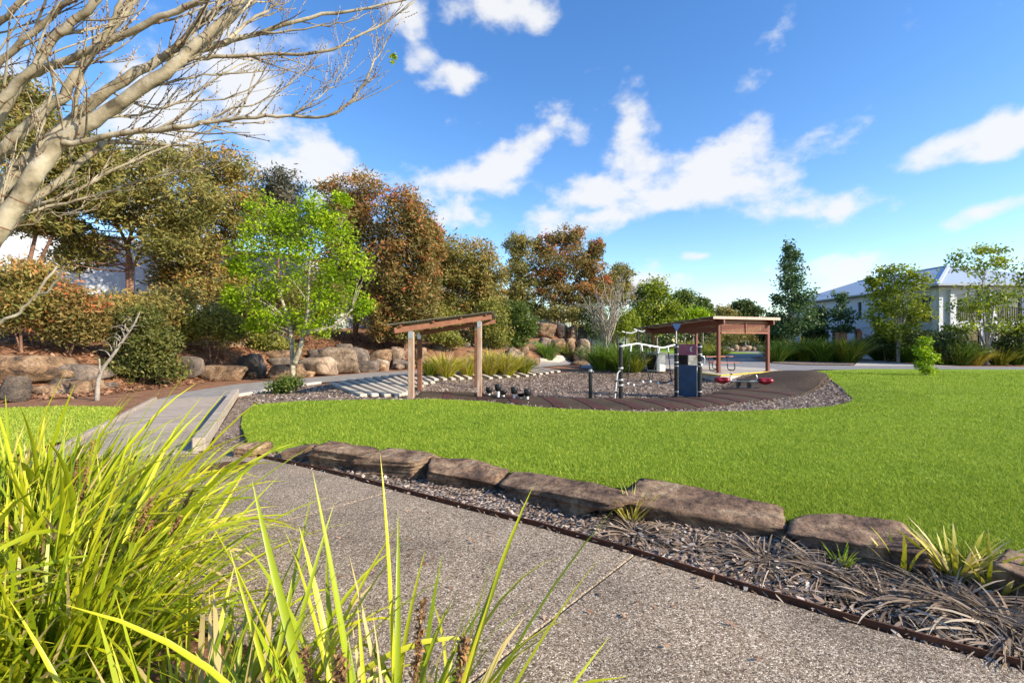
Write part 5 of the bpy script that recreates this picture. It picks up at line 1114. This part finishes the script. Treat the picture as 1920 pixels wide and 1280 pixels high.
# ================================================================== FOREGROUND PLANTS
def leaf_variants(rng, n, prefix, lw, bends, mat='strap', nseg=9):
    out = []
    for k in range(n):
        V, Fc, t = blade_arrays(rng, np.zeros((1,3)), np.zeros(1), np.array([rng.uniform(.0,.12)]), np.array([bends[k % len(bends)]]), np.ones(1), np.array([lw*rng.uniform(.8,1.2)]), nseg, True, np.array([.45]))
        out.append(raw_mesh(prefix, V, Fc, mat, True, t))
    return out
def strap_plant(base, label, n_obj, n_mass, rad, length, seed, bends, az_fn=None, tiltmax=1.0, heads=8, lw=.018, mass_len=.8, ymin=.95, dry=.12, lean=1):
    rng = np.random.default_rng(seed); root = thing('strap_leaf_plant', base, label, 'strappy plant', 'yellow green strappy plants in the foreground'); b = np.array(base)
    var = leaf_variants(rng, 18, 'leaf', lw, bends)
    k = 0; tries = 0
    while k < n_obj and tries < n_obj*6:
        tries += 1
        a = rng.uniform(0, 2*np.pi) if az_fn is None else az_fn(rng); q = math.sqrt(rng.uniform(0,1)); L = length*rng.uniform(.7,1.25); tl = tiltmax*q*rng.uniform(.35,1.0)*(1-.55*max(0, math.cos(a))*lean)
        off = Vector((math.cos(a)*q*rad, math.sin(a)*q*rad, 0)); d = Vector((math.cos(a)*math.sin(tl), math.sin(a)*math.sin(tl), math.cos(tl)))
        tip = Vector(base)+off+d*L
        if tip.y < ymin or (Vector(base)+off).y < ymin-.15: continue
        o = bpy.data.objects.new('leaf', var[rng.integers(len(var))]); COL.objects.link(o); o.parent = root
        o.matrix_local = Matrix.Translation(off+Vector((0,0,-.01))) @ Matrix.Rotation(a,4,'Z') @ Matrix.Rotation(tl,4,'Y') @ Matrix.Rotation(rng.uniform(-1.2,1.2),4,'Z') @ Matrix.Diagonal((L, L*rng.uniform(.7,1.2), L, 1))
        k += 1
    n = n_mass; a = rng.uniform(0, 2*np.pi, n); q = np.sqrt(rng.uniform(0,1,n)); pos = np.stack([b[0]+np.cos(a)*q*rad*1.1, b[1]+np.sin(a)*q*rad*1.1, np.full(n, b[2]-.01)],1)
    V, Fc, t = blade_arrays(rng, pos, a+rng.normal(0,1.0,n), q*tiltmax*rng.uniform(.3,1.05,n)*(1-.6*np.maximum(0,np.cos(a))*lean), rng.uniform(.1,2.3,n), length*mass_len*rng.uniform(.5,1.2,n), lw*rng.uniform(.6,1.1,n), 6, False, np.where(rng.uniform(0,1,n) < dry, .97, rng.beta(2,2,n)*.8))
    bad = (V[:,1] < ymin-.1).reshape(n,-1).any(1); keep = np.repeat(~bad, 6); 
    Fk = Fc.reshape(n,6,4)[~bad].reshape(-1,4) if len(Fc) == n*6 else Fc
    V[:,2] = np.maximum(V[:,2], b[2]-.01)
    tag(mk('leaf_mass', V, Fk, 'strap_mass', root, tint=t), kind='stuff')
    for k in range(heads):                                # brown flower spikes among the leaves
        a = rng.uniform(0,2*np.pi); q = rng.uniform(.2,1); p = b+np.array([math.cos(a)*q*rad, math.sin(a)*q*rad, 0]); tl = rng.uniform(.05,.6); d = np.array([math.cos(a)*math.sin(tl), math.sin(a)*math.sin(tl), math.cos(tl)]); L = length*rng.uniform(.5,.85)
        e = p+d*L
        if e[1] < ymin: continue
        m = 90; s = rng.uniform(.68,1,m); C = p+d*(s*L)[:,None]; V, Fc, t = leaves(rng, C, 2, .007, .028, .010, -.2); V2, F2 = tube([p, p+d*L*.6, e], [.004,.004,.003], 5)
        mk('flower_spike', np.concatenate([V, np.array([list(x) for x in V2])[[0,1,6,5]] if False else V]) if False else V, Fc, 'seed', root, tint=t)
        mk('flower_stalk', V2, F2, 'dry' if False else 'scar', root)
bA = [.6,.95,1.3,1.7,2.1,.4,1.5]
strap_plant((-2.5,2.45,0), 'largest yellow green strappy plant filling the left foreground', 298, 1100, .36, 1.28, 1, bA, tiltmax=1.3, heads=10, lw=.021, dry=.2)
strap_plant((-1.95,1.85,0), 'yellow green strappy plant low at the left below the largest one', 240, 800, .28, 1.05, 2, bA, tiltmax=1.4, heads=5, lw=.020)
strap_plant((-3.35,3.1,0), 'strappy plant at the left behind the largest one beside the boardwalk', 160, 1200, .3, 1.15, 3, bA, tiltmax=.85, heads=3, lw=.024)
strap_plant((-2.55,1.75,0), 'strappy plant cut by the left edge of the picture', 150, 1200, .3, 1.05, 4, bA, tiltmax=1.3, heads=2, lw=.024)
strap_plant((-.36,1.36,0), 'open strappy plant with few tall leaves at the bottom centre', 40, 120, .2, 1.0, 5, [.15,.3,.6,1.0,1.5], tiltmax=.62, heads=5, mass_len=.75, dry=.3, ymin=1.0, lw=.024, lean=0)
strap_plant((-.98,1.42,0), 'strappy plant with arching leaves left of the bottom centre one', 55, 240, .2, .88, 6, [.5,.9,1.3,1.8], tiltmax=.9, heads=3, mass_len=.8, dry=.3, ymin=1.0, lw=.024)
# dry collapsed clumps in the bed at right
DR = [(1190,1000,.20,.42,420,'dry grass clump with a few green blades before the long slab'),(1300,1030,.13,.30,220,'small flattened dry clump between the two larger dry clumps'),(1440,1055,.30,.50,560,'wide flattened grey dry clump in the bed'),(1545,1075,.26,.48,480,'dry clump beside the small fresh green shoots'),
 (1660,1130,.3,.5,560,'tangled dry clump left of the yellow leaved one'),(1790,1140,.32,.6,700,'large matted dry clump with brown and yellow leaves'),(1900,1190,.34,.62,760,'matted dry clump at the right edge of the bed'),(1905,1222,.2,.36,380,'low grey matted clump in the bottom right corner')]
for k, (px, py, rd, L, n_, lb) in enumerate(DR):
    p = G(px, py); tussock('dry_clump', lb, tuple(p), rd*1.9, L*.68, int(n_*.75), 'dry', 800+k, 'dry clumps in the bed', spread=1.3, w=.011, cat='dry plant', droop=.55, flat=.8, bias=-.2)
p = G(1580,1062); tussock('green_shoots', 'small tuft of fresh green shoots among the dry clumps', tuple(p), .09, .16, 26, 'grass', 821, None, w=.012, cat='grass clump', droop=.5)
for k, (px, py, lb) in enumerate(((1690,1075,'pair of brown and green curled leaves left of the yellow leaved plant'),(1795,1085,'upright plant with brown and yellow striped leaves at the lawn edge'),(1862,1110,'bright yellow broad leaved plant at the right end of the bed'))):
    p = G(px, py); tussock('striped_plant', lb, tuple(p), .16, .34, (9,46,26)[k], 'gold_grass', 830+k, None, w=.026, cat='plant', droop=.7, bias=.1)
p = G(1185,978); tussock('green_tuft', 'olive leaf tuft growing out of the dry clump before the long slab', tuple(p), .14, .30, 60, 'gold_grass', 840, None, w=.010, cat='grass clump', droop=.8, bias=.1)

# bare branched tree leaning in from the left
def foreground_tree():
    base = Vector((-4.0,2.9,h1(-4.0,2.9))); root = thing('bare_foreground_tree', base, 'leafless pale barked tree reaching in from the upper left', 'tree'); rng = np.random.default_rng(12)
    LB = [ # (pixel polyline), start depth, end depth, start and end thickness in pixels
     ([(-70,520),(0,425),(62,333),(104,275),(175,225),(250,175),(325,125),(358,92),(417,37),(454,0),(500,-60)],2.5,2.7,54,15),
     ([(-90,470),(0,354),(108,246),(208,167),(300,112),(358,100),(420,79),(483,62),(583,33),(675,17),(762,0)],2.7,3.3,38,4),
     ([(-110,420),(0,288),(83,208),(121,179),(158,117),(192,71),(225,33),(250,0),(280,-60)],2.9,3.0,30,16),
     ([(-100,360),(0,220),(42,154),(83,129),(183,88),(250,58),(317,25),(375,0),(440,-40)],2.6,2.5,25,13),
     ([(-120,330),(0,190),(54,138),(92,83),(133,42),(175,8),(200,-40)],2.4,2.3,24,17),
     ([(325,122),(360,112),(425,106),(600,98),(667,71),(737,33),(775,5)],2.62,2.9,15,3),
     ([(120,268),(154,267),(225,250),(308,242),(375,233),(458,221),(542,219),(637,210),(683,154),(708,104),(733,67)],2.55,2.7,20,2.5),
     ([(60,385),(142,358),(233,308),(317,271),(375,250),(440,232)],2.8,3.2,11,3),
     ([(40,400),(83,362),(175,287),(205,267),(300,271),(367,271),(420,262)],2.9,3.3,24,3),
     ([(20,410),(75,392),(146,375),(233,350),(283,333),(358,321),(437,292)],2.7,3.0,10,2.5),
     ([(-60,640),(0,606),(36,586),(70,552),(107,499)],2.3,2.3,11,6),([(70,552),(93,541),(121,498)],2.3,2.25,7,5),
     ([(122,262),(137,225),(146,167),(167,112),(196,71),(215,30),(235,-20)],2.57,2.45,14,9),([(-40,170),(0,112),(62,62),(125,0),(160,-40)],2.5,2.4,18,12),
     ([(300,112),(333,87),(367,50),(400,20),(417,0),(440,-30)],2.7,2.8,18,9),([(380,90),(450,25),(475,0),(500,-30)],2.75,2.9,14,8),([(420,79),(458,46),(500,21),(525,0)],2.8,3.0,10,5),
     ([(205,170),(290,205),(355,178),(420,138),(470,112),(520,100)],2.9,3.2,7,2),([(180,222),(260,215),(330,195),(420,185),(500,150),(560,120)],2.8,3.1,8,2),([(250,172),(330,150),(400,140),(480,135),(560,128)],2.8,3.1,8,2),
     ([(483,62),(540,60),(600,48),(660,40),(700,22)],3.1,3.2,6,2),([(375,233),(430,205),(490,190),(540,160),(575,125)],2.6,2.7,6,2),([(542,219),(580,195),(615,170),(640,135),(655,95)],2.65,2.7,5,2),
     ([(-80,90),(0,40),(40,0),(60,-30)],2.6,2.5,16,12),([(60,340),(70,290),(78,240),(96,180),(100,130),(88,60)],2.54,2.45,9,4),([(0,425),(60,420),(90,400),(115,410)],2.6,2.6,5,2)]
    mb = MB(); sc_ = MB(); tw = []
    for pts, d0, d1, t0, t1 in LB:
        n = len(pts); W3 = [P(px,py,d0+(d1-d0)*i/(n-1)) for i, (px,py) in enumerate(pts)]; c = spline(W3,4); m = len(c)
        for i in range(1, m-1): c[i] = c[i]+Vector(rng.normal(0,.004,3))
        rad = [(1+.13*mnoise.noise(Vector((i*.9, t0, d0*9))))*.68*(t0+(t1-t0)*(i/(m-1))**.8)/2/F*(d0+(d1-d0)*i/(m-1)) for i in range(m)]
        mb.tube(c, rad, 12 if t0 > 25 else 8, False)
        for i in range(1, m-1):
            if rad[i] > .006 and rng.random() < .16:      # leaf scar rings
                d = (c[i+1]-c[i]).normalized(); sc_.tube([c[i]-d*.004, c[i], c[i]+d*.004], [rad[i]*1.01, rad[i]*1.05+.001, rad[i]*1.01], 10, False)
            for _ in range(2 if t0 < 22 else 1):
                if pts[0][1] < 530 and rng.random() < (.46 if t0 < 30 else .24): tw.append((c[i], (c[i+1]-c[i]).normalized(), rad[i], rng.uniform(.10,.42)*(1.25 if rad[i] > .01 else .8), 0))
    knots = []
    while tw:
        p, d, r, L, lev = tw.pop(); s = Vector(rng.normal(0,1,3)); s = (s-d*s.dot(d)).normalized(); dd = (d*.9+s*rng.uniform(.3,.8)+Vector((.1,0,.22))).normalized(); q = p.copy(); pts = [q.copy()]; k = 6
        if q.y+dd.y*L < 1.5: continue
        for i in range(k): dd = (dd+Vector(rng.normal(0,.07,3))+Vector((0,0,.05))).normalized(); q = q+dd*L/k; pts.append(q.copy())
        r1 = min(r*.5, .0022+.010*L); mb.tube(pts, [max(r1*(1-.65*i/k), .0014) for i in range(k+1)], 5, False)
        knots += [(pts[i], max(r1*(1-.6*i/k), .0018)) for i in range(1,k+1) if rng.random() < .5]
        if lev < 2 and L > .13:
            for i in range(1, k):
                if rng.random() < .30: tw.append((pts[i], dd, r1, L*rng.uniform(.3,.6), lev+1))
    for p, d in ((Vector(P(-70,520,2.5)),0),):
        mb.tube(spline([base-Vector((0,0,.15)), base+Vector((.1,0,.6)), base.lerp(p,.6)+Vector((-.1,0,.15)), p],5), [.22,.2,.18,.17,.16,.15,.15,.14,.14,.13,.13,.12,.12,.11,.105,.10], 12)
        for pts in ((-90,470,2.7),(-110,420,2.9),(-100,360,2.6),(-120,330,2.4),(-60,640,2.3),(-40,170,2.5),(-80,90,2.6),(40,400,2.9),(20,410,2.7)):
            e = P(*pts); a = base+Vector((.15,-.05,1.0)) if pts[1] < 600 else base+Vector((.1,0,.8)); mb.tube(spline([a, a.lerp(e,.5)+Vector((-.12,0,.06)), e],4), [.07,.065,.06,.055,.05,.045,.04,.035,.03], 8, False)
    mb.build('branches', 'bark_pale', root, smooth_=True); tag(sc_.build('leaf_scars', 'scar', root, smooth_=True), kind='stuff')
    C = np.array([p for p, _ in knots]); nk = len(C); V0, F0 = ico(1)
    rads = np.array([r for _, r in knots])*1.3+.0008; V = (C[:,None,:]+V0[None]*rads[:,None,None]*np.array([1,1,1.5])).reshape(-1,3); Fk = (F0[None]+(np.arange(nk)*len(V0))[:,None,None]).reshape(-1,3)
    tag(mk('buds', V, Fk, 'scar', root, smooth_=True), kind='stuff')
    lf = P(737,110,2.7); V, Fc, t = leaves(rng, np.array([lf]), 22, .012, .035, .015); mk('leaf_tuft', V, Fc, 'leaf_lime', root, tint=t)
foreground_tree()
# leaf litter over the near bank
LIT = gxy((-80,760),(200,740),(420,712),(560,704),(640,697),(760,690))+[(-7.5,33),(-12,33),(-20,28),(-28,18)]
scatter_chips('bank_litter', 'fallen leaves and bark scattered over the planted bank', LIT, 26000, 9, hgt, .16, 'litter', 0)
